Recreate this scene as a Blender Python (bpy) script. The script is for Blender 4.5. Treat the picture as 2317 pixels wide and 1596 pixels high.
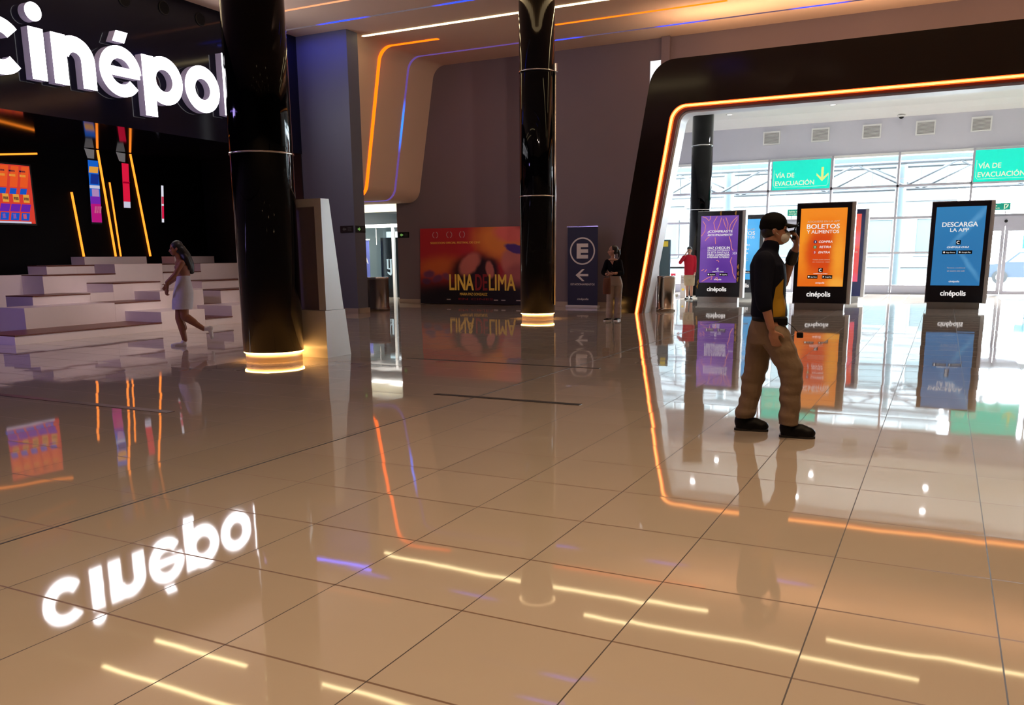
import bpy, bmesh, math, random
from mathutils import Vector, Matrix

random.seed(7)
scene = bpy.context.scene
for o in list(bpy.data.objects):
    bpy.data.objects.remove(o)
COL = scene.collection
PI = math.pi

# ------------------------------------------------------------------ camera, world, exposure
cam_data = bpy.data.cameras.new('camera')
cam_data.sensor_fit = 'HORIZONTAL'
cam_data.sensor_width = 36.0
cam_data.lens = 1911.6 / 2317.0 * 36.0
cam_data.shift_y = 161.07 / 2317.0
cam_data.clip_end = 500
cam = bpy.data.objects.new('camera', cam_data)
COL.objects.link(cam)
_pi, _ro, _ya = -0.196070, -0.009204, 0.467872
_cy, _sy = math.cos(_ya), math.sin(_ya)
_fw = Vector((-_sy * math.cos(_pi), _cy * math.cos(_pi), math.sin(_pi)))
_rt = Vector((_cy, _sy, 0))
_up = _rt.cross(_fw)
_r2 = _rt * math.cos(_ro) + _up * math.sin(_ro)
_u2 = -_rt * math.sin(_ro) + _up * math.cos(_ro)
cam.matrix_world = Matrix(((_r2.x, _u2.x, -_fw.x, 0), (_r2.y, _u2.y, -_fw.y, 0), (_r2.z, _u2.z, -_fw.z, 1.45), (0, 0, 0, 1)))
scene.camera = cam

world = bpy.data.worlds.new('sky')
scene.world = world
world.use_nodes = True
wn = world.node_tree.nodes
wn['Background'].inputs[0].default_value = (0.86, 0.94, 1.0, 1)
wn['Background'].inputs[1].default_value = 42.0

scene.view_settings.view_transform = 'Standard'
scene.view_settings.look = 'None'
scene.view_settings.exposure = 0.0
scene.view_settings.gamma = 1.0
scene.view_settings.use_curve_mapping = False
scene.cycles.use_denoising = True
scene.cycles.caustics_reflective = False
scene.cycles.caustics_refractive = False
scene.cycles.sample_clamp_indirect = 4.0
scene.cycles.max_bounces = 10


def area_light(name, loc, size, power, color, rot=(0, 0, 0), size_y=None, shape=None, spread=None):
    d = bpy.data.lights.new(name, 'AREA')
    d.energy = power
    d.color = color
    d.size = size
    d.shape = shape or ('RECTANGLE' if size_y else 'DISK')
    if size_y:
        d.size_y = size_y
    if spread:
        d.spread = spread
    o = bpy.data.objects.new(name, d)
    o.location = loc
    o.rotation_euler = rot
    COL.objects.link(o)
    return o


# daylight coming through the glass front of the entrance hall is guided by a portal on that front
portal_light = area_light('daylight_guide', (-0.9, 33.55, 2.4), 17.5, 1.0, (1, 1, 1), (PI / 2, 0, PI), 4.8)
portal_light.rotation_euler = (-PI / 2, 0, 0)
portal_light.data.cycles.is_portal = True

# hazy sun in front of the glass facade
sun_d = bpy.data.lights.new('hazy_sun', 'SUN')
sun_d.energy = 80.0
sun_d.angle = math.radians(14)
sun_d.color = (1.0, 0.97, 0.94)
sun_o = bpy.data.objects.new('hazy_sun', sun_d)
sun_o.rotation_euler = (math.radians(-54), 0, math.radians(-12))
sun_o.location = (0, 60, 40)
COL.objects.link(sun_o)

WARM = (1.0, 0.69, 0.40)
# downlights added out of view as warm fill (their fittings are built further down)
FILL_DOWNLIGHTS = [(x, y) for y in (-3.0, 0.5, 4.0) for x in (-3.3, -0.9, 1.6, 4.4)] + [(-0.9, 7.5), (1.6, 7.5), (4.4, 7.5), (7.0, 7.5)]
for (x, y) in FILL_DOWNLIGHTS:
    area_light('fill_downlight_lamp', (x, y, 6.96), 0.22, (42.0 if y < 2 else 6.0) if x < -3 else (40.0 if x < 1 else (28.0 if x < 2 else 7.0)), WARM, spread=math.radians(112))
# two added fill spots brighten the stepped seating
for (x, y, tx, ty, pw) in ((-6.5, 10.6, -16.0, 10.9, 950.0), (-6.5, 13.2, -16.0, 14.2, 850.0)):
    d_ = bpy.data.lights.new('seating_fill_spot', 'SPOT')
    d_.energy = pw
    d_.color = (1.0, 0.80, 0.77)
    d_.spot_size = math.radians(36)
    d_.spot_blend = 0.7
    d_.shadow_soft_size = 0.06
    o_ = bpy.data.objects.new('seating_fill_spot', d_)
    o_.location = (x, y, 6.85)
    o_.rotation_euler = (Vector((tx, ty, 0.9)) - Vector((x, y, 6.85))).to_track_quat('-Z', 'Y').to_euler()
    COL.objects.link(o_)
# two more added fill spots wash the back wall and the plaster band
for (x, y, tx, ty, tz) in ((-4.6, 10.6, -14.2, 21.0, 5.2), (-3.0, 10.6, -9.6, 22.8, 4.2)):
    d_ = bpy.data.lights.new('wall_fill_spot', 'SPOT')
    d_.energy = 650.0
    d_.color = (1.0, 0.78, 0.66)
    d_.spot_size = math.radians(48)
    d_.spot_blend = 0.9
    d_.shadow_soft_size = 0.06
    o_ = bpy.data.objects.new('wall_fill_spot', d_)
    o_.location = (x, y, 6.85)
    o_.rotation_euler = (Vector((tx, ty, tz)) - Vector((x, y, 6.85))).to_track_quat('-Z', 'Y').to_euler()
    COL.objects.link(o_)
# cove lamps on top of the portal, washing the ceiling
for x in (-5.0, -2.0, 1.0, 4.0):
    area_light('portal_cove_lamp', (x, 20.85, 6.0), 2.6, 42.0, (1.0, 0.60, 0.34), (PI - 0.25, 0, 0), 0.12)
HALL_SPOTS = [(-7.1, 27.6), (-7.15, 31.3), (-3.7, 27.5), (-3.7, 31.0), (0.0, 27.1), (0.0, 30.7)]
for (x, y) in HALL_SPOTS:
    area_light('hall_lamp', (x, y, 6.2), 0.16, 3.0, (0.95, 0.97, 1.0))
# corridor behind the left exit
area_light('corridor_lamp', (-18.0, 25.2, 3.15), 1.6, 170.0, (1.0, 0.96, 0.88), (0, 0, 0), 1.2)
area_light('lintel_lamp', (-17.2, 23.45, 3.12), 1.4, 26.0, (1.0, 0.94, 0.75), (math.radians(35), 0, 0), 0.1)

# ------------------------------------------------------------------ materials
MATS = {}


def principled(name, color, rough=0.5, metal=0.0, spec=0.5, coat=0.0, vary=0.0, vscale=6.0, bump=0.0, bscale=40.0, trans=0.0, emit=None, estr=0.0):
    if name in MATS:
        return MATS[name]
    m = bpy.data.materials.new(name)
    m.use_nodes = True
    nt = m.node_tree
    b = nt.nodes['Principled BSDF']
    b.inputs['Base Color'].default_value = (*color, 1)
    b.inputs['Roughness'].default_value = rough
    b.inputs['Metallic'].default_value = metal
    b.inputs['Specular IOR Level'].default_value = spec
    if coat:
        b.inputs['Coat Weight'].default_value = coat
        b.inputs['Coat Roughness'].default_value = 0.03
    if emit:
        b.inputs['Emission Color'].default_value = (*emit, 1)
        b.inputs['Emission Strength'].default_value = estr
    if vary or bump:
        tc = nt.nodes.new('ShaderNodeTexCoord')
        nz = nt.nodes.new('ShaderNodeTexNoise')
        nz.inputs['Scale'].default_value = vscale
        nz.inputs['Detail'].default_value = 4
        nt.links.new(tc.outputs['Object'], nz.inputs['Vector'])
        if vary:
            mx = nt.nodes.new('ShaderNodeMix')
            mx.data_type = 'RGBA'
            mx.inputs[6].default_value = (*[c * (1 - vary) for c in color], 1)
            mx.inputs[7].default_value = (*[min(1, c * (1 + vary)) for c in color], 1)
            nt.links.new(nz.outputs['Fac'], mx.inputs[0])
            nt.links.new(mx.outputs[2], b.inputs['Base Color'])
        if bump:
            n2 = nt.nodes.new('ShaderNodeTexNoise')
            n2.inputs['Scale'].default_value = bscale
            n2.inputs['Detail'].default_value = 3
            nt.links.new(tc.outputs['Object'], n2.inputs['Vector'])
            bp = nt.nodes.new('ShaderNodeBump')
            bp.inputs['Strength'].default_value = bump
            bp.inputs['Distance'].default_value = 0.02
            nt.links.new(n2.outputs['Fac'], bp.inputs['Height'])
            nt.links.new(bp.outputs['Normal'], b.inputs['Normal'])
    MATS[name] = m
    return m


def emissive(name, color, strength=1.0):
    if name in MATS:
        return MATS[name]
    m = bpy.data.materials.new(name)
    m.use_nodes = True
    nt = m.node_tree
    nt.nodes.clear()
    e = nt.nodes.new('ShaderNodeEmission')
    e.inputs[0].default_value = (*color, 1)
    e.inputs[1].default_value = strength
    out = nt.nodes.new('ShaderNodeOutputMaterial')
    nt.links.new(e.outputs[0], out.inputs[0])
    MATS[name] = m
    return m


def segmented_led(name, hot, cool, strength, axis, scale, lo, hi, phase=0.0):
    """a colour LED tape whose diodes glow strongly in places and are nearly off in others"""
    m = bpy.data.materials.new(name)
    m.use_nodes = True
    nt = m.node_tree
    nt.nodes.clear()
    tc = nt.nodes.new('ShaderNodeNewGeometry')
    sp = nt.nodes.new('ShaderNodeSeparateXYZ')
    nt.links.new(tc.outputs['Position'], sp.inputs[0])
    mul = nt.nodes.new('ShaderNodeMath'); mul.operation = 'MULTIPLY_ADD'
    mul.inputs[1].default_value = scale; mul.inputs[2].default_value = phase
    nt.links.new(sp.outputs[axis], mul.inputs[0])
    sn = nt.nodes.new('ShaderNodeMath'); sn.operation = 'SINE'
    nt.links.new(mul.outputs[0], sn.inputs[0])
    mr = nt.nodes.new('ShaderNodeMapRange')
    mr.inputs[1].default_value = lo; mr.inputs[2].default_value = hi
    nt.links.new(sn.outputs[0], mr.inputs[0])
    mx = nt.nodes.new('ShaderNodeMix'); mx.data_type = 'RGBA'
    mx.inputs[6].default_value = (*cool, 1); mx.inputs[7].default_value = (*hot, 1)
    nt.links.new(mr.outputs[0], mx.inputs[0])
    e = nt.nodes.new('ShaderNodeEmission')
    e.inputs[1].default_value = strength
    nt.links.new(mx.outputs[2], e.inputs[0])
    out = nt.nodes.new('ShaderNodeOutputMaterial')
    nt.links.new(e.outputs[0], out.inputs[0])
    return m


def artwork(name, grad, blobs, emit=0.0, rough=0.35, axes=('X', 'Z')):
    """printed or backlit picture made of soft ellipses. grad: colours bottom to top; blobs: (u, v, ru, rv, angle, colour, soft)
    in the part's own object coordinates (u across, v up)"""
    m = bpy.data.materials.new(name)
    m.use_nodes = True
    nt = m.node_tree
    L = nt.links
    b = nt.nodes['Principled BSDF']
    tc = nt.nodes.new('ShaderNodeTexCoord')
    sp = nt.nodes.new('ShaderNodeSeparateXYZ')
    L.new(tc.outputs['Object'], sp.inputs[0])
    cb = nt.nodes.new('ShaderNodeCombineXYZ')
    L.new(sp.outputs[axes[0]], cb.inputs[0])
    L.new(sp.outputs[axes[1]], cb.inputs[1])
    nz = nt.nodes.new('ShaderNodeTexNoise')
    nz.inputs['Scale'].default_value = 5.0
    nz.inputs['Detail'].default_value = 5
    L.new(cb.outputs[0], nz.inputs['Vector'])
    sb = nt.nodes.new('ShaderNodeVectorMath'); sb.operation = 'SUBTRACT'
    sb.inputs[1].default_value = (0.5, 0.5, 0.5)
    L.new(nz.outputs['Color'], sb.inputs[0])
    sc = nt.nodes.new('ShaderNodeVectorMath'); sc.operation = 'MULTIPLY_ADD'
    sc.inputs[1].default_value = (0.09, 0.09, 0)
    L.new(sb.outputs[0], sc.inputs[0])
    L.new(cb.outputs[0], sc.inputs[2])
    rp = nt.nodes.new('ShaderNodeValToRGB')
    rp.color_ramp.elements[0].position = grad[0][0]; rp.color_ramp.elements[0].color = (*grad[0][1], 1)
    rp.color_ramp.elements[1].position = grad[-1][0]; rp.color_ramp.elements[1].color = (*grad[-1][1], 1)
    for p_, c_ in grad[1:-1]:
        el = rp.color_ramp.elements.new(p_); el.color = (*c_, 1)
    s2 = nt.nodes.new('ShaderNodeSeparateXYZ')
    L.new(sc.outputs[0], s2.inputs[0])
    L.new(s2.outputs[1], rp.inputs[0])
    last = rp.outputs[0]
    for (u, v, ru, rv, ang, colr, soft) in blobs:
        mp = nt.nodes.new('ShaderNodeMapping')
        mp.vector_type = 'TEXTURE'
        mp.inputs['Location'].default_value = (u, v, 0)
        mp.inputs['Rotation'].default_value = (0, 0, math.radians(ang))
        mp.inputs['Scale'].default_value = (ru, rv, 1)
        L.new(sc.outputs[0], mp.inputs[0])
        ln = nt.nodes.new('ShaderNodeVectorMath'); ln.operation = 'LENGTH'
        L.new(mp.outputs[0], ln.inputs[0])
        mr = nt.nodes.new('ShaderNodeMapRange')
        mr.interpolation_type = 'SMOOTHSTEP'
        mr.inputs[1].default_value = 1.0 + soft; mr.inputs[2].default_value = 1.0 - soft
        L.new(ln.outputs['Value'], mr.inputs[0])
        mx = nt.nodes.new('ShaderNodeMix'); mx.data_type = 'RGBA'
        mx.inputs[7].default_value = (*colr, 1)
        L.new(mr.outputs[0], mx.inputs[0])
        L.new(last, mx.inputs[6])
        last = mx.outputs[2]
    if emit:
        b.inputs['Base Color'].default_value = (0.02, 0.02, 0.02, 1)
        L.new(last, b.inputs['Emission Color'])
        b.inputs['Emission Strength'].default_value = emit
    else:
        L.new(last, b.inputs['Base Color'])
    b.inputs['Roughness'].default_value = rough
    return m


def glass_mat(name, tint=(0.93, 0.97, 0.98), fac=0.06):
    m = bpy.data.materials.new(name)
    m.use_nodes = True
    nt = m.node_tree
    nt.nodes.clear()
    t = nt.nodes.new('ShaderNodeBsdfTransparent'); t.inputs[0].default_value = (*tint, 1)
    g = nt.nodes.new('ShaderNodeBsdfGlossy'); g.inputs['Roughness'].default_value = 0.02
    fr = nt.nodes.new('ShaderNodeFresnel'); fr.inputs[0].default_value = 1.45
    mx = nt.nodes.new('ShaderNodeMixShader')
    nt.links.new(fr.outputs[0], mx.inputs[0])
    nt.links.new(t.outputs[0], mx.inputs[1])
    nt.links.new(g.outputs[0], mx.inputs[2])
    out = nt.nodes.new('ShaderNodeOutputMaterial')
    nt.links.new(mx.outputs[0], out.inputs[0])
    return m


def floor_material():
    m = bpy.data.materials.new('polished_porcelain_tiles')
    m.use_nodes = True
    nt = m.node_tree
    L = nt.links
    N = nt.nodes.new
    b = nt.nodes['Principled BSDF']
    geo = N('ShaderNodeNewGeometry')
    sp = N('ShaderNodeSeparateXYZ'); L.new(geo.outputs['Position'], sp.inputs[0])

    def math_(op, a, bb=None, c=None):
        n = N('ShaderNodeMath'); n.operation = op
        for i, v in enumerate((a, bb, c)):
            if v is None:
                continue
            if isinstance(v, (int, float)):
                n.inputs[i].default_value = v
            else:
                L.new(v, n.inputs[i])
        return n.outputs[0]
    tx = math_('DIVIDE', math_('SUBTRACT', sp.outputs[0], 0.3), 0.661)
    ty = math_('DIVIDE', math_('SUBTRACT', sp.outputs[1], 2.852), 0.6655)
    cx, cy = math_('FLOOR', tx), math_('FLOOR', ty)
    fx, fy = math_('FRACT', tx), math_('FRACT', ty)
    ex = math_('MINIMUM', fx, math_('SUBTRACT', 1.0, fx))
    ey = math_('MINIMUM', fy, math_('SUBTRACT', 1.0, fy))
    gx = math_('LESS_THAN', ex, 0.0042)
    gy = math_('LESS_THAN', ey, 0.0085)
    grout = math_('MAXIMUM', gx, gy)
    cell = N('ShaderNodeCombineXYZ'); L.new(cx, cell.inputs[0]); L.new(cy, cell.inputs[1])
    wn_ = N('ShaderNodeTexWhiteNoise'); wn_.noise_dimensions = '2D'
    L.new(cell.outputs[0], wn_.inputs['Vector'])
    # tile colour
    nz = N('ShaderNodeTexNoise'); nz.inputs['Scale'].default_value = 1.7; nz.inputs['Detail'].default_value = 6
    L.new(geo.outputs['Position'], nz.inputs['Vector'])
    cm = N('ShaderNodeMix'); cm.data_type = 'RGBA'
    cm.inputs[6].default_value = (0.41, 0.35, 0.29, 1); cm.inputs[7].default_value = (0.47, 0.405, 0.34, 1)
    vsum = math_('ADD', math_('MULTIPLY', nz.outputs['Fac'], 0.6), math_('MULTIPLY', wn_.outputs['Value'], 0.4))
    L.new(vsum, cm.inputs[0])
    gm = N('ShaderNodeMix'); gm.data_type = 'RGBA'
    gc = N('ShaderNodeMix'); gc.data_type = 'RGBA'
    gc.inputs[6].default_value = (0.16, 0.095, 0.06, 1); gc.inputs[7].default_value = (0.03, 0.02, 0.017, 1)
    L.new(gx, gc.inputs[0]); L.new(gc.outputs[2], gm.inputs[7])
    L.new(cm.outputs[2], gm.inputs[6]); L.new(grout, gm.inputs[0])
    L.new(gm.outputs[2], b.inputs['Base Color'])
    # each tile lies at its own very small tilt, and the polish is slightly wavy
    s1 = N('ShaderNodeVectorMath'); s1.operation = 'SUBTRACT'; s1.inputs[1].default_value = (0.5, 0.5, 0.5)
    L.new(wn_.outputs['Color'], s1.inputs[0])
    m1 = N('ShaderNodeVectorMath'); m1.operation = 'MULTIPLY'; m1.inputs[1].default_value = (0.005, 0.005, 0)
    L.new(s1.outputs[0], m1.inputs[0])
    n2 = N('ShaderNodeTexNoise'); n2.inputs['Scale'].default_value = 3.2; n2.inputs['Detail'].default_value = 2
    L.new(geo.outputs['Position'], n2.inputs['Vector'])
    s2 = N('ShaderNodeVectorMath'); s2.operation = 'SUBTRACT'; s2.inputs[1].default_value = (0.5, 0.5, 0.5)
    L.new(n2.outputs['Color'], s2.inputs[0])
    m2 = N('ShaderNodeVectorMath'); m2.operation = 'MULTIPLY'; m2.inputs[1].default_value = (0.004, 0.004, 0)
    L.new(s2.outputs[0], m2.inputs[0])
    a1 = N('ShaderNodeVectorMath'); a1.operation = 'ADD'
    L.new(m1.outputs[0], a1.inputs[0]); L.new(m2.outputs[0], a1.inputs[1])
    a2 = N('ShaderNodeVectorMath'); a2.operation = 'ADD'; L.new(a1.outputs[0], a2.inputs[0]); L.new(geo.outputs['Normal'], a2.inputs[1])
    nm = N('ShaderNodeVectorMath'); nm.operation = 'NORMALIZE'; L.new(a2.outputs[0], nm.inputs[0])
    L.new(nm.outputs[0], b.inputs['Normal'])
    rg = math_('ADD', 0.035, math_('MULTIPLY', grout, 0.5))
    L.new(rg, b.inputs['Roughness'])
    b.inputs['IOR'].default_value = 1.7
    return m


# ------------------------------------------------------------------ object helpers
ROOT = {}   # object -> world matrix of the thing it belongs to


def tag(o, label=None, cat=None, group=None, kind=None):
    if label:
        o['label'] = label
    if cat:
        o['category'] = cat
    if group:
        o['group'] = group
    if kind:
        o['kind'] = kind
    return o


def thing(name, label, cat, loc=(0, 0, 0), rz=0.0, group=None):
    o = bpy.data.objects.new(name, None)
    o.empty_display_size = 0.2
    COL.objects.link(o)
    o.location = loc
    o.rotation_euler = (0, 0, rz)
    ROOT[o.name] = Matrix.Translation(Vector(loc)) @ Matrix.Rotation(rz, 4, 'Z')
    return tag(o, label, cat, group)


class MB:
    """collects solids in one mesh; build() links them as ONE object"""

    def __init__(self):
        self.bm = bmesh.new()

    def box(self, x0, x1, y0, y1, z0, z1, bevel=0.0, seg=2):
        vs = [self.bm.verts.new((x, y, z)) for x in (x0, x1) for y in (y0, y1) for z in (z0, z1)]
        fs = [(0, 1, 3, 2), (4, 6, 7, 5), (0, 4, 5, 1), (2, 3, 7, 6), (0, 2, 6, 4), (1, 5, 7, 3)]
        faces = [self.bm.faces.new([vs[i] for i in f]) for f in fs]
        if bevel:
            es = list({e for f in faces for e in f.edges})
            bmesh.ops.bevel(self.bm, geom=es, offset=bevel, segments=seg, profile=0.5, affect='EDGES')
        return self

    def prism(self, pts, d):
        """pts: 3-D polygon; d: extrusion vector"""
        d = Vector(d)
        a = [self.bm.verts.new(p) for p in pts]
        c = [self.bm.verts.new(Vector(p) + d) for p in pts]
        n = len(pts)
        self.bm.faces.new(a[::-1])
        self.bm.faces.new(c)
        for i in range(n):
            self.bm.faces.new((a[i], a[(i + 1) % n], c[(i + 1) % n], c[i]))
        return self

    def ribbon(self, A, B, d):
        """solid between two equally long polylines A and B, extruded by d"""
        d = Vector(d)
        n = len(A)
        a0 = [self.bm.verts.new(p) for p in A]; b0 = [self.bm.verts.new(p) for p in B]
        a1 = [self.bm.verts.new(Vector(p) + d) for p in A]; b1 = [self.bm.verts.new(Vector(p) + d) for p in B]
        for i in range(n - 1):
            self.bm.faces.new((a0[i], b0[i], b0[i + 1], a0[i + 1]))
            self.bm.faces.new((a1[i], a1[i + 1], b1[i + 1], b1[i]))
            self.bm.faces.new((a0[i], a0[i + 1], a1[i + 1], a1[i]))
            self.bm.faces.new((b0[i], b1[i], b1[i + 1], b0[i + 1]))
        self.bm.faces.new((a0[0], a1[0], b1[0], b0[0]))
        self.bm.faces.new((a0[-1], b0[-1], b1[-1], a1[-1]))
        return self

    def cyl(self, p0, p1, r, r1=None, seg=32):
        return self.lathe([(0, r), (1, r if r1 is None else r1)], p0, p1, seg)

    def lathe(self, prof, p0, p1, seg=32):
        """prof: (t along p0-p1, radius) list; closed with flat caps"""
        p0, p1 = Vector(p0), Vector(p1)
        ax = p1 - p0
        z = ax.normalized()
        x = z.orthogonal().normalized()
        y = z.cross(x)
        rings = []
        for t, r in prof:
            c = p0 + ax * t
            rings.append([self.bm.verts.new(c + x * (r * math.cos(2 * PI * k / seg)) + y * (r * math.sin(2 * PI * k / seg))) for k in range(seg)])
        for i in range(len(rings) - 1):
            for k in range(seg):
                f = self.bm.faces.new((rings[i][k], rings[i][(k + 1) % seg], rings[i + 1][(k + 1) % seg], rings[i + 1][k]))
                f.smooth = True
        self.bm.faces.new(rings[0][::-1])
        self.bm.faces.new(rings[-1])
        return self

    def tube(self, pts, r, seg=10):
        pts = [Vector(p) for p in pts]
        rings = []
        for i, p in enumerate(pts):
            t = (pts[min(i + 1, len(pts) - 1)] - pts[max(i - 1, 0)]).normalized()
            x = t.orthogonal().normalized() if i == 0 else (lastx - t * lastx.dot(t)).normalized()
            lastx = x
            y = t.cross(x)
            rr = r[i] if isinstance(r, (list, tuple)) else r
            rings.append([self.bm.verts.new(p + x * (rr * math.cos(2 * PI * k / seg)) + y * (rr * math.sin(2 * PI * k / seg))) for k in range(seg)])
        for i in range(len(rings) - 1):
            for k in range(seg):
                f = self.bm.faces.new((rings[i][k], rings[i][(k + 1) % seg], rings[i + 1][(k + 1) % seg], rings[i + 1][k]))
                f.smooth = True
        self.bm.faces.new(rings[0][::-1])
        self.bm.faces.new(rings[-1])
        return self

    def ring(self, c, r_in, r_out, z0, z1, seg=48):
        """hollow vertical ring"""
        cx, cy = c
        V = []
        for (r, z) in ((r_in, z0), (r_out, z0), (r_out, z1), (r_in, z1)):
            V.append([self.bm.verts.new((cx + r * math.cos(2 * PI * k / seg), cy + r * math.sin(2 * PI * k / seg), z)) for k in range(seg)])
        for a in range(4):
            b_ = (a + 1) % 4
            for k in range(seg):
                f = self.bm.faces.new((V[a][k], V[a][(k + 1) % seg], V[b_][(k + 1) % seg], V[b_][k]))
                f.smooth = a in (1, 3)
        return self

    def loft(self, secs, seg=24, smooth=True):
        """secs: (x, y, z, rx, ry) horizontal ellipses from bottom to top, closed"""
        rings = []
        for s in secs:
            x, y, z, rx, ry = s[:5]
            rot = s[5] if len(s) > 5 else 0.0
            cr, sr = math.cos(rot), math.sin(rot)
            ring = []
            for k in range(seg):
                a = 2 * PI * k / seg
                ux, uy = rx * math.cos(a), ry * math.sin(a)
                ring.append(self.bm.verts.new((x + ux * cr - uy * sr, y + ux * sr + uy * cr, z)))
            rings.append(ring)
        for i in range(len(rings) - 1):
            for k in range(seg):
                f = self.bm.faces.new((rings[i][k], rings[i][(k + 1) % seg], rings[i + 1][(k + 1) % seg], rings[i + 1][k]))
                f.smooth = smooth
        self.bm.faces.new(rings[0][::-1])
        self.bm.faces.new(rings[-1])
        return self

    def ell(self, c, r, rot=None, seg=20):
        mt = Matrix.Translation(Vector(c))
        if rot is not None:
            mt = mt @ rot.to_4x4()
        mt = mt @ Matrix.Diagonal((r[0], r[1], r[2], 1))
        res = bmesh.ops.create_uvsphere(self.bm, u_segments=seg, v_segments=max(8, seg // 2), radius=1.0, matrix=mt)
        for v in res['verts']:
            for f in v.link_faces:
                f.smooth = True
        return self

    def cap(self, p0, p1, r0, r1, seg=14):
        """tapered capsule"""
        p0, p1 = Vector(p0), Vector(p1)
        ax = p1 - p0
        Ln = ax.length
        z = ax / Ln if Ln > 1e-6 else Vector((0, 0, 1))
        x = z.orthogonal().normalized()
        y = z.cross(x)
        prof = []
        for i in range(1, 5):
            a = -PI / 2 + PI / 2 * i / 4.0
            prof.append((r0 * math.sin(a), r0 * math.cos(a)))
        for i in range(0, 4):
            a = PI / 2 * i / 4.0
            prof.append((Ln + r1 * math.sin(a), r1 * math.cos(a)))
        rings = []
        for (t, r) in prof:
            c = p0 + z * t
            rings.append([self.bm.verts.new(c + x * (r * math.cos(2 * PI * k / seg)) + y * (r * math.sin(2 * PI * k / seg))) for k in range(seg)])
        e0 = self.bm.verts.new(p0 - z * r0)
        e1 = self.bm.verts.new(p1 + z * r1)
        for i in range(len(rings) - 1):
            for k in range(seg):
                self.bm.faces.new((rings[i][k], rings[i][(k + 1) % seg], rings[i + 1][(k + 1) % seg], rings[i + 1][k]))
        for k in range(seg):
            self.bm.faces.new((e0, rings[0][(k + 1) % seg], rings[0][k]))
            self.bm.faces.new((e1, rings[-1][k], rings[-1][(k + 1) % seg]))
        return self

    def chain(self, pts, rs, seg=14):
        for i in range(len(pts) - 1):
            self.cap(pts[i], pts[i + 1], rs[i], rs[i + 1], seg)
        return self

    def build(self, name, mat, parent=None, local=False, smooth_angle=None):
        bmesh.ops.recalc_face_normals(self.bm, faces=self.bm.faces[:])
        if parent is not None and not local:
            self.bm.transform(ROOT[parent.name].inverted())
        me = bpy.data.meshes.new(name)
        self.bm.to_mesh(me)
        self.bm.free()
        for m in (mat if isinstance(mat, (list, tuple)) else [mat]):
            me.materials.append(m)
        o = bpy.data.objects.new(name, me)
        COL.objects.link(o)
        if parent is not None:
            o.parent = parent
            ROOT[o.name] = ROOT[parent.name]
        else:
            ROOT[o.name] = Matrix.Identity(4)
        return o


def structure(o, label=None):
    o['kind'] = 'structure'
    if label:
        o['label'] = label
    return o


_text_cache = {}


def add_text(mb, s, center, w, h, xdir=(1, 0, 0), udir=(0, 0, 1), depth=0.004, bold=0.0, slant=0.0):
    """writes s into a box of width w and height h centred at center (letters stand up from the surface by depth)"""
    cu = bpy.data.curves.new('txt', 'FONT')
    cu.body = s
    cu.size = 1.0
    cu.shear = slant
    cu.extrude = 0.01
    cu.resolution_u = 3
    ob = bpy.data.objects.new('txt', cu)
    COL.objects.link(ob)
    dg = bpy.context.evaluated_depsgraph_get()
    me = bpy.data.meshes.new_from_object(ob.evaluated_get(dg))
    COL.objects.unlink(ob)
    bpy.data.objects.remove(ob)
    bpy.data.curves.remove(cu)
    if not me.vertices:
        return
    xs = [v.co.x for v in me.vertices]; ys = [v.co.y for v in me.vertices]
    x0, x1, y0, y1 = min(xs), max(xs), min(ys), max(ys)
    X = Vector(xdir).normalized(); U = Vector(udir).normalized(); Nn = X.cross(U)
    c = Vector(center)
    sx = w / (x1 - x0); sy = h / max(1e-6, (y1 - y0))
    # heavier strokes: the letters are set again a little to either side
    cap = h * 0.9
    shifts = [(0.0, 0.0)] if bold <= 0.005 else [(a * bold * cap * 1.3, b_ * bold * cap * 0.9) for a in (-1, 0, 1) for b_ in (-1, 1)]
    for n_, (du, dv) in enumerate(shifts):
        idx = []
        for v in me.vertices:
            q = c + X * ((v.co.x - (x0 + x1) / 2) * sx + du) + U * ((v.co.y - (y0 + y1) / 2) * sy + dv) + Nn * (v.co.z / 0.01 * depth / 2 * (1 + 0.05 * n_))
            idx.append(mb.bm.verts.new(q))
        for p in me.polygons:
            try:
                mb.bm.faces.new([idx[i] for i in p.vertices])
            except ValueError:
                pass
    bpy.data.meshes.remove(me)


def rounded_path(pts, radii, n=10):
    """2-D polyline with arcs at its inner corners"""
    out = [Vector(pts[0])]
    for i in range(1, len(pts) - 1):
        a, b, c = Vector(pts[i - 1]), Vector(pts[i]), Vector(pts[i + 1])
        d1, d2 = (a - b).normalized(), (c - b).normalized()
        ang = d1.angle(d2)
        r = radii[i - 1]
        t = r / math.tan(ang / 2)
        p1, p2 = b + d1 * t, b + d2 * t
        ctr = b + (d1 + d2).normalized() * (r / math.sin(ang / 2))
        v1, v2 = p1 - ctr, p2 - ctr
        th = v1.angle(v2)
        for k in range(n + 1):
            s = k / n
            w1, w2 = math.sin((1 - s) * th) / math.sin(th), math.sin(s * th) / math.sin(th)
            out.append(ctr + v1 * w1 + v2 * w2)
    out.append(Vector(pts[-1]))
    return out

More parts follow.
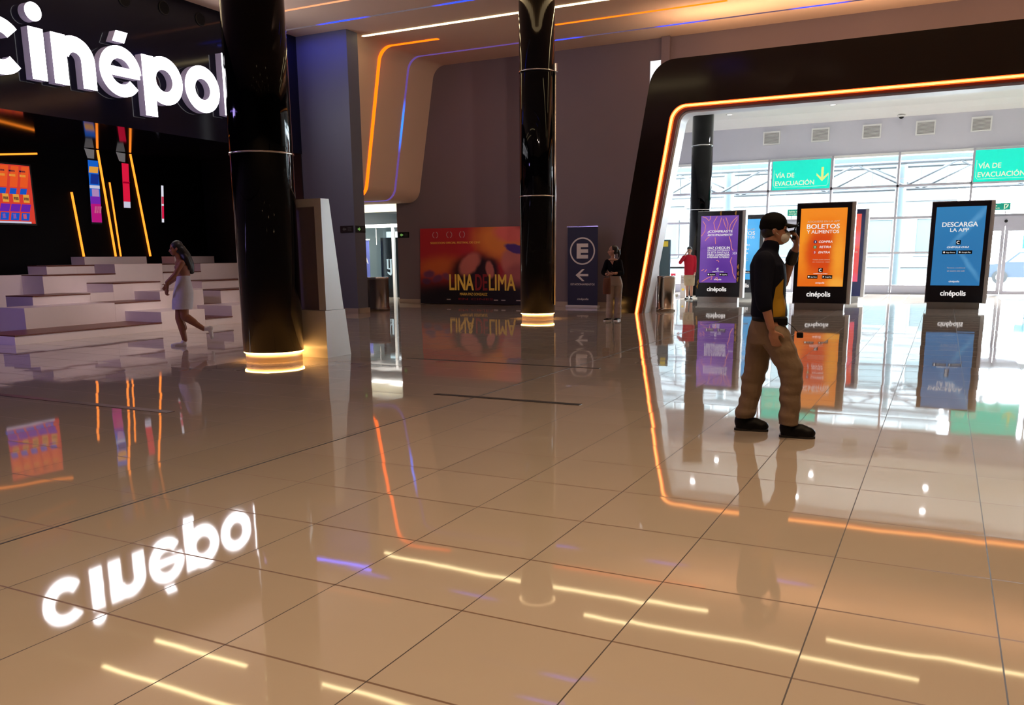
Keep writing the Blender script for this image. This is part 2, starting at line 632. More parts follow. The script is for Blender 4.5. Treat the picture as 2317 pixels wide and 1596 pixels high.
# ================================================================== THE SETTING
grey_paint = principled('grey_plum_paint', (0.178, 0.138, 0.156), 0.62, vary=0.05, vscale=0.8)
navy_paint = principled('slate_paint', (0.12, 0.125, 0.17), 0.6, vary=0.05, vscale=0.8)
ceil_paint = principled('ceiling_plaster', (0.84, 0.61, 0.46), 0.75, vary=0.03, vscale=0.5)
hall_paint = principled('hall_grey_paint', (0.55, 0.55, 0.63), 0.6)
white_paint = principled('white_plaster', (0.88, 0.88, 0.88), 0.55)
white_lacquer = principled('white_lacquer', (0.78, 0.77, 0.76), 0.25)
bench_white = principled('bench_white_laminate', (0.80, 0.72, 0.71), 0.3, vary=0.03)
skirting = principled('cream_skirting', (0.45, 0.37, 0.30), 0.3)
black_gloss = principled('black_gloss_lacquer', (0.0015, 0.0015, 0.002), 0.05, spec=0.13)
black_glass = principled('black_back_painted_glass', (0.002, 0.002, 0.003), 0.45, spec=0.08)
black_satin = principled('black_satin', (0.008, 0.008, 0.009), 0.35)
chrome = principled('brushed_chrome', (0.75, 0.74, 0.72), 0.18, metal=1.0)
steel = principled('stainless_steel', (0.55, 0.52, 0.48), 0.25, metal=1.0)
wood = principled('dark_red_wood', (0.13, 0.035, 0.02), 0.35, vary=0.25, vscale=9)
alu = principled('pale_aluminium', (0.55, 0.55, 0.66), 0.35, metal=0.3)
alu_dark = principled('grey_aluminium', (0.46, 0.45, 0.52), 0.4, metal=0.3)
pane_mat = glass_mat('clear_glass')
rubber = principled('black_rubber', (0.012, 0.011, 0.011), 0.5)

CZ = 7.0          # lobby ceiling
BY = 22.85        # back wall
FY = 33.3         # glass front of the entrance hall

structure(MB().box(-20.6, 9.2, -6.2, FY, -0.2, 0.0).build('floor', floor_material()))
structure(MB().box(-20.6, 9.2, -6.2, BY + 0.2, CZ, CZ + 0.2).build('ceiling', ceil_paint))
w = MB().box(-15.55, -7.37, BY, BY + 0.2, 0, CZ)
w.box(-7.37, -7.03, BY, BY + 0.2, 6.46, CZ)
w.box(-7.37, -7.28, BY, BY + 0.2, 0, 5.3)
w.box(-7.03, 9.0, BY, BY + 0.2, 5.35, CZ)
w.box(-20.5, -15.55, BY, BY + 0.2, 3.14, CZ)
structure(w.build('wall_back', grey_paint))
structure(MB().box(-7.03, -6.80, BY - 0.14, BY, 5.6, CZ - 0.001, 0.01).build('trim_1', grey_paint), 'narrow pilaster above the portal corner')
structure(MB().box(-15.55, -10.9, BY - 0.03, BY, 0, 0.13).box(-10.9, -7.5, BY - 0.03, BY, 0, 0.13).build('baseboard_back', skirting))
dark_paint = principled('dark_paint', (0.03, 0.025, 0.026), 0.6)
structure(MB().box(9.0, 9.2, -6.2, BY + 0.1, 0, CZ).build('wall_right', dark_paint))
structure(MB().box(9.0, 9.2, BY + 0.1, FY, 0, 6.3).build('wall_hall_right', white_paint))
structure(MB().box(-20.6, 9.2, -6.4, -6.2, 0, CZ).build('wall_front', dark_paint))

# the blue lit wall beside the left column
structure(MB().box(-18.9, -13.7, 18.2, 18.65, 0, CZ).build('wall_blue', navy_paint))
structure(MB().box(-13.72, -13.67, 18.17, 18.68, 0, 0.13).box(-18.8, -13.67, 18.15, 18.2, 0, 0.13).build('baseboard_blue', skirting))

# curved plaster band that turns down from the ceiling to the lintel of the left exit
inner = rounded_path([(-13.2, CZ - 0.001), (-14.02, CZ - 0.001), (-14.72, 3.10), (-20.3, 3.10)], [0.42, 0.42], 14)
outer = [Vector((p.x - 0.001, CZ + 0.05)) if i == 0 else p for i, p in enumerate(rounded_path([(-13.2, CZ + 0.12), (-14.2, CZ + 0.12), (-14.95, 3.30), (-20.3, 3.30)], [0.42, 0.42], 14))]
structure(MB().ribbon([(p.x, 18.66, p.y) for p in inner], [(p.x, 18.66, p.y) for p in outer], (0, BY - 18.66, 0)).build('trim_2', ceil_paint),
          'beige plaster band curving down from the ceiling to the exit lintel')

# dark glossy fascia of the snack bar, its soffit and the black wall below
structure(MB().box(-18.9, -15.3, -6.2, 18.2, 4.12, CZ).build('wall_left', principled('dark_blue_gloss_panel', (0.010, 0.010, 0.024), 0.08, spec=0.2)), 'dark glossy fascia behind the white sign')
structure(MB().box(-19.1, -18.9, -6.2, 18.2, 0, 4.12).build('wall_snack_bar', black_glass), 'black glass wall of the snack bar')
structure(MB().box(-18.9, -15.32, 18.17, 18.2, 0, 4.12).build('wall_snack_bar_end', black_satin))
structure(MB().box(-20.6, -19.1, -6.2, BY, 0, CZ).build('wall_outer', black_satin))
for i, (y, z) in enumerate(((13.0, 6.62), (14.0, 6.70), (15.0, 6.70))):
    t = thing('ceiling_speaker', ['round black speaker in the fascia above the first letters of the sign', 'round black speaker in the fascia, second along from the speaker at the picture edge', 'round black speaker in the fascia closest to the big black column'][i], 'speaker', (-15.3, y, z), 0, 'speakers in the dark fascia')
    MB().lathe([(0, 0.14), (0.6, 0.14), (1, 0.125)], (-15.3, y, z), (-15.27, y, z), 28).build('rim', rubber, t)
    MB().cyl((-15.275, y, z), (-15.265, y, z), 0.12, seg=28).build('grille', principled('speaker_cloth', (0.002, 0.002, 0.003), 0.9), t)

# entrance hall shell
structure(MB().box(-10.6, -10.4, BY + 0.2, FY, 0, 6.25).build('wall_hall_left', hall_paint))
structure(MB().box(-10.6, 9.2, FY, FY + 0.3, 4.83, 6.5).build('wall_hall', hall_paint))
structure(MB().box(-10.6, 9.2, BY + 0.2, FY + 0.3, 6.25, 6.45).build('ceiling_hall', white_paint))
structure(MB().box(-10.6, 9.2, BY + 0.2, BY + 0.4, 5.25, 6.25).build('wall_bulkhead', white_paint))
structure(MB().box(-10.4, -7.1, BY + 0.2, BY + 0.4, 0, 4.95).build('wall_hall_return', white_paint))
structure(MB().prism([(-10.4, FY, 6.25), (-10.4, FY, 6.02), (-10.4, FY - 0.12, 6.04), (-10.4, FY - 0.5, 6.12), (-10.4, FY - 0.9, 6.25)], (19.4, 0, 0)).build('trim_3', white_paint), 'white cove between hall ceiling and grey wall')
structure(MB().box(-10.4, 9.0, FY - 0.04, FY, 4.76, 4.85).build('trim_4', white_paint), 'white head of the glazing')
# glowing panel added in place of the daylit hall behind the portal corner gap
t = tag(MB().box(-7.36, -7.04, BY + 0.02, BY + 0.12, 5.4, 6.46).build('hall_glow_panel', emissive('hall_daylight_glow', (1, 1, 1), 1.15)), 'small white panel glowing in place of the daylit hall, above the rounded portal corner', 'glow panel')

# floor joint covers
structure(MB().box(-15.2, -6.55, 5.62, 5.72, 0.0, 0.004).build('trim_5', principled('dark_red_joint', (0.045, 0.012, 0.010), 0.3)), 'dark red joint strip across the floor')
structure(MB().box(-4.78, -3.1, 7.60, 7.68, 0.0, 0.004).build('trim_6', rubber), 'black joint strip in the floor')
structure(MB().box(-6.9, -3.9, 10.25, 10.30, 0.0, 0.003).build('trim_7', rubber), 'thin dark joint strip in the floor')

structure(MB().box(-4.288, -4.274, -5.0, 30.0, 0.0, 0.0015).build('trim_9', rubber), 'thin black joint running away from the camera')
# ------------------------------------------------------------------ glass front of the hall
BX = [-10.4, -8.35, -6.07, -3.86, -1.68, 0.60, 2.87, 5.1, 7.35, 9.0]
DOOR_BAYS = (2, 5)
for i in range(len(BX) - 1):
    x0, x1 = BX[i], BX[i + 1]
    e = thing('window_%d' % (i + 1), None, None, (x0, FY, 0))
    e['kind'] = 'structure'
    fr = MB().box(x0 - 0.036, x0 + 0.036, FY - 0.06, FY + 0.12, 0, 4.85)
    fr.box(x0, x1, FY - 0.06, FY + 0.10, 3.68, 3.76)
    fr.box(x0, x1, FY - 0.05, FY + 0.10, 2.60, 2.68)
    if i not in DOOR_BAYS:
        fr.box(x0, x1, FY - 0.04, FY + 0.08, 1.40, 1.47)
        fr.box(x0, x1, FY - 0.05, FY + 0.10, 0, 0.05)
        fr.box(x0, x1, FY - 0.05, FY + 0.10, 0.27, 0.31)
    fr.build('window_frame', alu_dark, e)
    if i not in DOOR_BAYS:
        MB().box(x0 + 0.045, x1 - 0.045, FY - 0.02, FY + 0.03, 0.05, 0.27).build('base_panel', alu, e)
        MB().box(x0 + 0.045, x1 - 0.045, FY + 0.02, FY + 0.03, 0.31, 4.80).build('pane', pane_mat, e)
    else:
        MB().box(x0 + 0.045, x1 - 0.045, FY + 0.02, FY + 0.03, 2.68, 4.80).build('pane', pane_mat, e)
for n, i in enumerate(DOOR_BAYS):
    x0, x1 = BX[i] + 0.05, BX[i + 1] - 0.05
    xm = (x0 + x1) / 2 - 0.02
    e = thing('door_%d' % (n + 1), None, None, (x0, FY, 0))
    e['kind'] = 'structure'
    hd = MB().box(x0, x1, FY - 0.10, FY + 0.06, 2.33, 2.60)
    hd.box(x0, x1, FY - 0.06, FY + 0.06, 2.28, 2.33)
    hd.build('door_header', alu, e)
    MB().cyl((xm, FY - 0.13, 2.44), (xm, FY - 0.10, 2.44), 0.05, seg=16).build('sensor', black_satin, e)
    for (a, b_) in ((x0, xm - 0.006), (xm + 0.006, x1)):
        lf = MB().box(a, a + 0.10, FY - 0.03, FY + 0.03, 0.02, 2.28)
        lf.box(b_ - 0.10, b_, FY - 0.03, FY + 0.03, 0.02, 2.28)
        lf.box(a + 0.10, b_ - 0.10, FY - 0.03, FY + 0.03, 2.12, 2.28)
        lf.box(a + 0.10, b_ - 0.10, FY - 0.03, FY + 0.03, 0.02, 0.14)
        leaf = lf.build('door_leaf', alu, e)
        MB().box(a + 0.1, b_ - 0.1, FY - 0.004, FY + 0.004, 0.14, 2.12).build('pane', pane_mat, leaf)
        hx = a + 0.05 if a > xm else b_ - 0.05
        MB().box(hx - 0.012, hx + 0.012, FY - 0.075, FY - 0.05, 1.45, 1.75).box(hx - 0.012, hx + 0.012, FY - 0.05, FY - 0.03, 1.45, 1.48).box(hx - 0.012, hx + 0.012, FY - 0.05, FY - 0.03, 1.72, 1.75).build('handle', alu_dark, leaf)

# air vents in the grey wall above the glazing
vent_slat = principled('vent_slat_metal', (0.80, 0.79, 0.79), 0.45)
vent_frame = principled('vent_white_frame', (0.88, 0.88, 0.88), 0.4)
vent_names = ['white framed air vent above the first evacuation sign, leftmost in the row', 'white framed air vent second from the left in the row on the grey wall', 'white framed air vent in the middle of the row of five', 'white framed air vent fourth from the left in the row on the grey wall', 'white framed air vent above the second evacuation sign, rightmost seen in the row']
for i, x in enumerate((-6.035, -4.34, -2.64, -0.945, 0.725)):
    t = thing('air_vent', vent_names[i], 'vent', (x, FY, 5.37), 0, 'air vents above the glazing')
    a, b_, z0, z1 = x - 0.305, x + 0.305, 5.37, 5.84
    f = MB().box(a, b_, FY - 0.04, FY, z0, z0 + 0.045).box(a, b_, FY - 0.04, FY, z1 - 0.045, z1).box(a, a + 0.045, FY - 0.04, FY, z0 + 0.045, z1 - 0.045).box(b_ - 0.045, b_, FY - 0.04, FY, z0 + 0.045, z1 - 0.045)
    f.build('frame', vent_frame, t)
    MB().box(a, b_, FY - 0.006, FY - 0.001, z0, z1).build('backing', principled('vent_dark_back', (0.25, 0.24, 0.24), 0.7), t)
    sl = MB()
    for k in range(9):
        zz = z0 + 0.06 + k * 0.042
        sl.prism([(a + 0.04, FY - 0.012, zz + 0.03), (a + 0.04, FY - 0.034, zz), (a + 0.04, FY - 0.030, zz - 0.002), (a + 0.04, FY - 0.008, zz + 0.028)], (b_ - a - 0.08, 0, 0))
    sl.build('louvre', vent_slat, t)

t = thing('security_camera', 'small white dome camera under the cove of the hall ceiling', 'camera', (-1.72, FY - 0.16, 5.98))
MB().lathe([(0, 0.13), (1, 0.11)], (-1.72, FY - 0.17, 6.06), (-1.72, FY - 0.17, 5.99), 24).build('housing', white_lacquer, t)
MB().ell((-1.72, FY - 0.17, 5.99), (0.08, 0.08, 0.06)).build('dome', black_gloss, t)

# ------------------------------------------------------------------ outside
structure(MB().box(-60, 60, FY + 0.31, 130, -0.3, -0.05).build('ground_outside', principled('pale_paving', (0.12, 0.12, 0.12), 0.8, vary=0.05)))
stone = principled('pale_stone_facade', (0.095, 0.10, 0.102), 0.8, vary=0.04, vscale=0.4)
bwin = principled('facade_window', (0.021, 0.033, 0.035), 0.5)
bfr = principled('facade_window_surround', (0.12, 0.125, 0.125), 0.7)


def building(name, label, x0, x1, y, z1, cols, rows, fh):
    t = thing(name, label, 'building', ((x0 + x1) / 2, y, 0))
    MB().box(x0, x1, y, y + 10, -0.05, z1).build('wall', stone, t)
    dx = (x1 - x0) / cols
    for r in range(rows):
        for c in range(cols):
            cx = x0 + dx * (c + 0.5)
            zb = 1.2 + r * fh
            fo = MB().box(cx - dx * 0.30, cx + dx * 0.30, y - 0.12, y, zb, zb + 0.12).box(cx - dx * 0.30, cx + dx * 0.30, y - 0.12, y, zb + fh * 0.56, zb + fh * 0.62)
            fo.box(cx - dx * 0.30, cx - dx * 0.26, y - 0.10, y, zb, zb + fh * 0.6).box(cx + dx * 0.26, cx + dx * 0.30, y - 0.10, y, zb, zb + fh * 0.6)
            f = fo.build('window_surround', bfr, t)
            MB().box(cx - dx * 0.26, cx + dx * 0.26, y - 0.04, y - 0.005, zb + 0.12, zb + fh * 0.56).build('pane', bwin, f)
    ln = MB()
    for r in range(rows + 1):
        ln.box(x0 - 0.1, x1 + 0.1, y - 0.2, y, 0.5 + r * fh, 0.72 + r * fh)
    ln.build('cornice', bfr, t)


building('building', 'pale stone building across the street behind the orange screen', -17.0, 0.4, 62, 18, 6, 4, 4.2)
building('building', 'pale stone building across the street seen left of the black hall column', -34.0, -18.0, 66, 20, 5, 4, 4.6)

truss_grey = principled('galvanised_steel', (0.03, 0.033, 0.036), 0.5, metal=0.2)
teal_steel = principled('teal_painted_steel', (0.016, 0.03, 0.034), 0.6)
t = thing('canopy_truss', 'grey zigzag steel truss of the canopy outside the glass front', 'truss', (-2, 35.6, 3.9))
MB().tube([(-12, 35.6, 3.86), (10, 35.6, 3.86)], 0.05).tube([(-12, 37.4, 3.86), (10, 37.4, 3.86)], 0.05).tube([(-12, 37.4, 4.72), (10, 37.4, 4.72)], 0.06).tube([(-12, 35.6, 4.72), (10, 35.6, 4.72)], 0.06).build('chord', truss_grey, t)
dg = MB()
for k in range(7):
    xa = -11.9 + 3.45 * k
    for yy, sh in ((35.6, 0.0), (37.4, 0.5)):
        dg.tube([(xa + sh, yy, 3.86), (xa + 1.72 + sh, yy, 4.72)], 0.042, 8).tube([(xa + 1.72 + sh, yy, 4.72), (xa + 3.45 + sh, yy, 3.86)], 0.042, 8)
dg.build('diagonal', truss_grey, t)
MB().box(-12, 10, 36.2, 36.5, 4.72, 5.0).build('fascia_beam', teal_steel, t)
for i, x in enumerate((-8.35, -1.75)):
    tag(MB().lathe([(0, 0.3), (0.01, 0.2), (1, 0.2)], (x, 37.0, -0.05), (x, 37.0, 5.0), 20).build('canopy_post', teal_steel),
        ['round teal steel post outside, right of the black hall column', 'round teal steel post outside, between the orange and blue screens'][i], 'post', 'canopy posts')

# parked car and street sign seen through the right door
t = thing('parked_car', 'pale blue car parked across the street, through the right door', 'car', (3.6, 47, -0.05))
prof = [(-2.0, 0.25), (-2.0, 0.75), (-1.75, 0.85), (-1.1, 0.92), (-0.55, 1.42), (0.75, 1.45), (1.5, 0.95), (2.0, 0.85), (2.0, 0.25)]
MB().prism([(3.6 + a, 46.2, b_) for a, b_ in prof], (0, 1.6, 0)).build('body', principled('pale_blue_car_paint', (0.03, 0.04, 0.055), 0.25), t)
MB().prism([(3.6 + a, 46.19, b_) for a, b_ in ((-0.95, 0.95), (-0.5, 1.36), (0.7, 1.38), (1.25, 0.98))], (0, 0.02, 0)).build('side_window', principled('car_glass', (0.1, 0.12, 0.15), 0.1), t)
for dx in (-1.25, 1.25):
    wh = MB().cyl((3.6 + dx, 46.12, 0.27), (3.6 + dx, 46.34, 0.27), 0.32, seg=20).build('wheel', rubber, t)
    MB().cyl((3.6 + dx, 46.1, 0.27), (3.6 + dx, 46.125, 0.27), 0.18, seg=16).build('hub', chrome, wh)
t = thing('street_sign', 'light blue street sign outside the right door', 'sign', (3.3, 43.5, -0.05))
MB().cyl((3.3, 43.5, -0.05), (3.3, 43.5, 2.2), 0.03, seg=12).build('pole', truss_grey, t)
MB().box(2.95, 3.65, 43.44, 43.47, 1.55, 2.15, 0.01).build('plate', principled('cyan_sign', (0.004, 0.05, 0.06), 0.4), t)

# ------------------------------------------------------------------ corridor behind the left exit
structure(MB().box(-20.4, -15.2, BY + 0.2, 30.0, 3.2, 3.3).build('ceiling_corridor', white_paint))
structure(MB().box(-15.55, -15.2, BY + 0.2, 30.0, 0, 3.2).build('wall_corridor_right', principled('pale_blue_jamb', (0.25, 0.45, 0.62), 0.35)))
structure(MB().box(-20.6, -20.4, BY + 0.2, 30.0, 0, 3.3).build('wall_corridor_left', white_paint))
structure(MB().box(-20.6, -15.2, 30.0, 30.2, 0, 3.3).build('wall_corridor_end', principled('shop_interior_grey', (0.35, 0.42, 0.45), 0.5, vary=0.5, vscale=1.2)))
structure(MB().box(-20.4, -15.55, 24.0, 24.2, 2.93, 3.2).build('trim_8', principled('cream_lintel', (0.86, 0.82, 0.66), 0.5)), 'cream lintel inside the left exit')
structure(MB().box(-20.6, -15.2, FY - 10.24, 30.2, -0.2, -0.001).build('floor_corridor', principled('pale_tiles', (0.7, 0.68, 0.62), 0.1)))
e = thing('door_3', None, None, (-18.2, 26.0, 0)); e['kind'] = 'structure'
MB().box(-20.3, -15.6, 25.95, 26.05, 2.50, 2.62).box(-17.92, -17.82, 25.95, 26.05, 0, 2.5).box(-18.62, -18.60, 25.98, 26.02, 1.9, 2.5).build('door_frame', white_lacquer, e)
MB().box(-20.3, -17.92, 25.99, 26.01, 0.3, 2.5).build('pane', glass_mat('shop_glass', (0.8, 0.9, 0.92)), e)
t = thing('shop_board', 'black shop panel with a white blackletter logo, beyond the left exit', 'panel', (-18.2, 26.3, 0))
MB().box(-18.62, -17.9, 26.25, 26.35, 0.0, 2.15).build('board', black_satin, t)
lg = MB()
lg.box(-18.36, -18.30, 26.23, 26.25, 1.02, 1.36).box(-18.22, -18.16, 26.23, 26.25, 0.86, 1.36).box(-18.30, -18.20, 26.23, 26.25, 1.00, 1.05)
lg.prism([(-18.16, 26.23, 0.86), (-18.36, 26.23, 0.92), (-18.32, 26.23, 0.84), (-18.20, 26.23, 0.78)], (0, 0.02, 0))
lg.prism([(-18.39, 26.23, 1.36), (-18.28, 26.23, 1.38), (-18.32, 26.23, 1.32)], (0, 0.02, 0)).prism([(-18.25, 26.23, 1.36), (-18.14, 26.23, 1.38), (-18.18, 26.23, 1.32)], (0, 0.02, 0))
lg.build('logo', emissive('logo_white', (1, 1, 1), 0.9), t)
tag(MB().box(-18.35, -17.92, 26.25, 26.35, 2.15, 2.36).build('shop_light', emissive('shop_light_white', (0.9, 0.97, 1), 1.6)), 'white light box over the black shop panel', 'light')
t = thing('roll_up_banner', 'narrow blue banner with a white A, beyond the left exit', 'banner', (-18.79, 25.6, 0))
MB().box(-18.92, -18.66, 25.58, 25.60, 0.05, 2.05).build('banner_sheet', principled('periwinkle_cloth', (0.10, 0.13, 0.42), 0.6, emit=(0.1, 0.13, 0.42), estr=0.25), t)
MB().box(-18.94, -18.64, 25.56, 25.62, 2.05, 2.10).build('top_rail', white_lacquer, t)
MB().box(-18.96, -18.62, 25.5, 25.7, 0.0, 0.05).build('base', chrome, t)
m_ = MB(); add_text(m_, 'A', (-18.79, 25.575, 1.33), 0.14, 0.2, bold=0.03); m_.build('lettering', white_lacquer, t)
t = thing('display_shelf', 'white shop shelf with goods behind the blue banner', 'shelf', (-18.7, 26.8, 0))
MB().box(-18.95, -18.7, 26.7, 27.0, 0, 0.9).box(-18.95, -18.7, 26.7, 27.0, 1.2, 1.24).box(-18.95, -18.7, 26.7, 27.0, 1.75, 1.79).box(-18.96, -18.93, 26.7, 27.0, 0, 1.8).build('rack', white_lacquer, t)
MB().box(-18.92, -18.74, 26.72, 26.95, 0.9, 1.08, 0.02).box(-18.90, -18.76, 26.72, 26.95, 1.24, 1.5, 0.02).build('goods', principled('pale_cartons', (0.7, 0.78, 0.8), 0.5), t)

# ------------------------------------------------------------------ entrance portal
po = rounded_path([(-7.57, 0), (-6.557, 5.96), (8.1, 5.96), (9.0, 0)], [0.62, 0.6], 12)
pm = rounded_path([(-6.90, 0), (-6.075, 4.93), (7.6, 4.93), (8.4, 0)], [0.40, 0.4], 12)
pm2 = rounded_path([(-6.81, 0), (-5.985, 4.85), (7.5, 4.85), (8.3, 0)], [0.34, 0.34], 12)
pi_ = rounded_path([(-6.68, 0), (-5.86, 4.74), (7.37, 4.74), (8.15, 0)], [0.26, 0.26], 12)
pi2 = rounded_path([(-6.72, 0), (-5.90, 4.79), (7.41, 4.79), (8.2, 0)], [0.29, 0.29], 12)
t = thing('entrance_portal', 'huge black glossy leaning portal framed by an orange light line', 'portal', (0, 20.6, 0))


def P3(pp, y):
    return [(p.x, y, p.y) for p in pp]


fr = MB().ribbon(P3(po, 20.6), P3(pm, 20.6), (0, 0.62, 0)).build('frame', principled('black_portal_lacquer', (0.010, 0.006, 0.005), 0.12, spec=0.5), t)
pk1 = rounded_path([(-6.878, 0), (-6.053, 4.91), (7.575, 4.91), (8.375, 0)], [0.385, 0.385], 12)
pk2 = rounded_path([(-6.828, 0), (-6.003, 4.868), (7.52, 4.868), (8.32, 0)], [0.352, 0.352], 12)
ll = MB().ribbon(P3(pm, 20.58), P3(pm2, 20.58), (0, 0.08, 0)).build('light_line', emissive('orange_led_line', (1.0, 0.10, 0.012), 2.2), t)
MB().ribbon(P3(pk1, 20.57), P3(pk2, 20.57), (0, 0.02, 0)).build('light_core', emissive('orange_led_core', (1.0, 0.42, 0.09), 4.2), ll)
MB().ribbon(P3(pm2, 20.62), P3(pi2, 20.62), (0, 0.10, 0)).build('inner_lip', principled('led_lit_lip', (0.17, 0.05, 0.03), 0.35), t)  # brown colour stands for orange LED light on the black gloss
MB().ribbon(P3(pm2, 20.72), P3(pi_, 20.72), (0, 0.5, 0)).build('reveal', principled('white_reveal', (0.80, 0.80, 0.82), 0.35), t)

# ================================================================== THINGS
glow_warm = emissive('warm_ring_light', (1.0, 0.50, 0.13), 26.0)
plinth_mat = principled('cream_plinth', (0.75, 0.62, 0.5), 0.35)

# ------------------------------------------------------------------ black round columns


def column(x, y, r, label, z_top, bands, z0=0.14, halo=False, pipe=False, foot=True):
    t = thing('round_column', label, 'column', (x, y, 0), 0)
    MB().cyl((x, y, z0), (x, y, z_top), r, seg=64).build('shaft', black_gloss, t)
    if foot:
        MB().cyl((x, y, 0), (x, y, z0), r - 0.028, seg=64).build('plinth', plinth_mat, t)
        MB().ring((x, y), r - 0.027, r - 0.006, z0 - 0.016, z0 - 0.001, 64).build('light_ring', glow_warm, t)
    for z in bands:
        MB().ring((x, y), r - 0.002, r + 0.014, z, z + 0.022, 64).build('metal_band', chrome, t)
    if halo:
        MB().ring((x, y), r + 0.012, r + 0.045, z_top - 0.006, z_top - 0.001, 64).build('top_light_ring', emissive('top_ring', (1.0, 0.70, 0.36), 4.0), t)
    if pipe:
        px, py = x + r * 0.96 + 0.03, y + 0.06
        p = MB().cyl((px, py, 0.33), (px, py, 5.5), 0.026, seg=16).build('downpipe', chrome, t)
        MB().box(px - 0.05, px + 0.05, py - 0.05, py + 0.05, 5.42, 5.6, 0.01).build('pipe_clamp', chrome, p)
    return t


column(-8.6, 9.38, 0.425, 'big black glossy column at the left, with a glowing foot next to the white leaning frame', CZ, (2.85,), halo=True)
column(-8.43, 18.07, 0.398, 'black glossy column in the middle, between film poster and parking banner, with two metal bands', CZ, (2.76, 5.43), halo=True, pipe=True)
column(-8.0, 31.0, 0.37, 'black column inside the bright entrance hall behind the purple screen', 6.25, (3.0, 5.2), foot=False, z0=0.0)

# ------------------------------------------------------------------ LED lines in the ceiling
SLOT = 'light lines let into the lobby ceiling'
warm_led = emissive('warm_white_led', (1.0, 0.80, 0.42), 10.0)
orange_led = emissive('orange_led', (1.0, 0.13, 0.004), 2.8)
peach_led = emissive('peach_led', (1.0, 0.36, 0.17), 1.4)


def ceiling_line(x0, x1, y, wd, mat, label):
    return tag(MB().box(x0, x1, y - wd / 2, y + wd / 2, CZ - 0.014, CZ - 0.001).build('light_line', mat), label, 'light line', SLOT)


ceiling_line(-13.75, -4.4, 18.95, 0.085, warm_led, 'long warm white ceiling light line passing behind the middle column')
ceiling_line(-7.0, 0.2, 17.64, 0.085, warm_led, 'warm white ceiling line in front of the middle column, seen mirrored in the floor')
ceiling_line(-1.7, 5.0, 18.78, 0.085, warm_led, 'warm white ceiling line over the walking man, mirrored at the right edge of the floor')
ceiling_line(-15.2, -10.4, 10.85, 0.085, warm_led, 'warm white ceiling line above the sign, mirrored lowest left in the floor')
ceiling_line(-15.2, -12.45, 12.2, 0.085, warm_led, 'short warm white ceiling line by the sign, mirrored below its letter reflections')
ceiling_line(-10.85, -7.4, 12.3, 0.085, warm_led, 'short warm white ceiling line above the left column, mirrored at the bottom of the floor')
ceiling_line(-8.98, -4.8, 20.33, 0.07, orange_led, 'orange ceiling line right of the middle column')
ceiling_line(-15.2, -11.6, 16.25, 0.06, peach_led, 'peach coloured ceiling line right of the big left column')
blue_led_x = segmented_led('blue_led_segments', (0.03, 0.05, 1.0), (0.05, 0.035, 0.06), 2.6, 0, 1.95, 0.2, 0.9, 1.15)
blue_led_b = segmented_led('blue_led_segments_near', (0.02, 0.05, 1.0), (0.06, 0.045, 0.05), 2.6, 0, 1.9, 0.0, 0.9, 1.7)
ceiling_line(-10.0, -0.6, 21.72, 0.05, blue_led_x, 'blue ceiling line nearest the back wall, right of the middle column')
ceiling_line(-15.2, -8.8, 17.55, 0.06, blue_led_b, 'blue ceiling line over the top of the blue wall')
ceiling_line(-8.4, -3.6, 14.7, 0.06, blue_led_x, 'faint blue ceiling line over the open lobby')
ceiling_line(-7.2, -5.8, 13.6, 0.06, blue_led_x, 'short blue ceiling line closest to the camera over the open lobby')

# the two lines that bend down the plaster band
bend = rounded_path([(-12.2, CZ - 0.002), (-14.02, CZ - 0.002), (-14.72, 3.10), (-17.5, 3.10)], [0.42, 0.42], 14)
bend_o = rounded_path([(-12.2, CZ - 0.016), (-14.005, CZ - 0.016), (-14.70, 3.085), (-17.5, 3.085)], [0.42, 0.42], 14)


def bend_line(y, wd, mat, label, path, path_o):
    return tag(MB().ribbon([(p.x, y - wd / 2, p.y) for p in path], [(p.x, y - wd / 2, p.y) for p in path_o], (0, wd, 0)).build('bent_light_line', mat), label, 'light line', 'bent light lines on the plaster band')


bend_line(20.1, 0.115, emissive('orange_led_bright', (1.0, 0.12, 0.003), 2.9), 'orange light line bending from the ceiling down the beige plaster band', bend, bend_o)
b2 = rounded_path([(-10.0, CZ - 0.002), (-14.02, CZ - 0.002), (-14.72, 3.10), (-17.5, 3.10)], [0.42, 0.42], 14)
b2o = rounded_path([(-10.0, CZ - 0.016), (-14.005, CZ - 0.016), (-14.70, 3.085), (-17.5, 3.085)], [0.42, 0.42], 14)
blue_bend = segmented_led('blue_led_bend', (0.03, 0.16, 1.0), (0.06, 0.03, 0.12), 2.4, 2, 2.25, -0.1, 0.95, 2.5)
bend_line(21.5, 0.07, blue_bend, 'blue light line bending from the ceiling down the beige plaster band', b2, b2o)

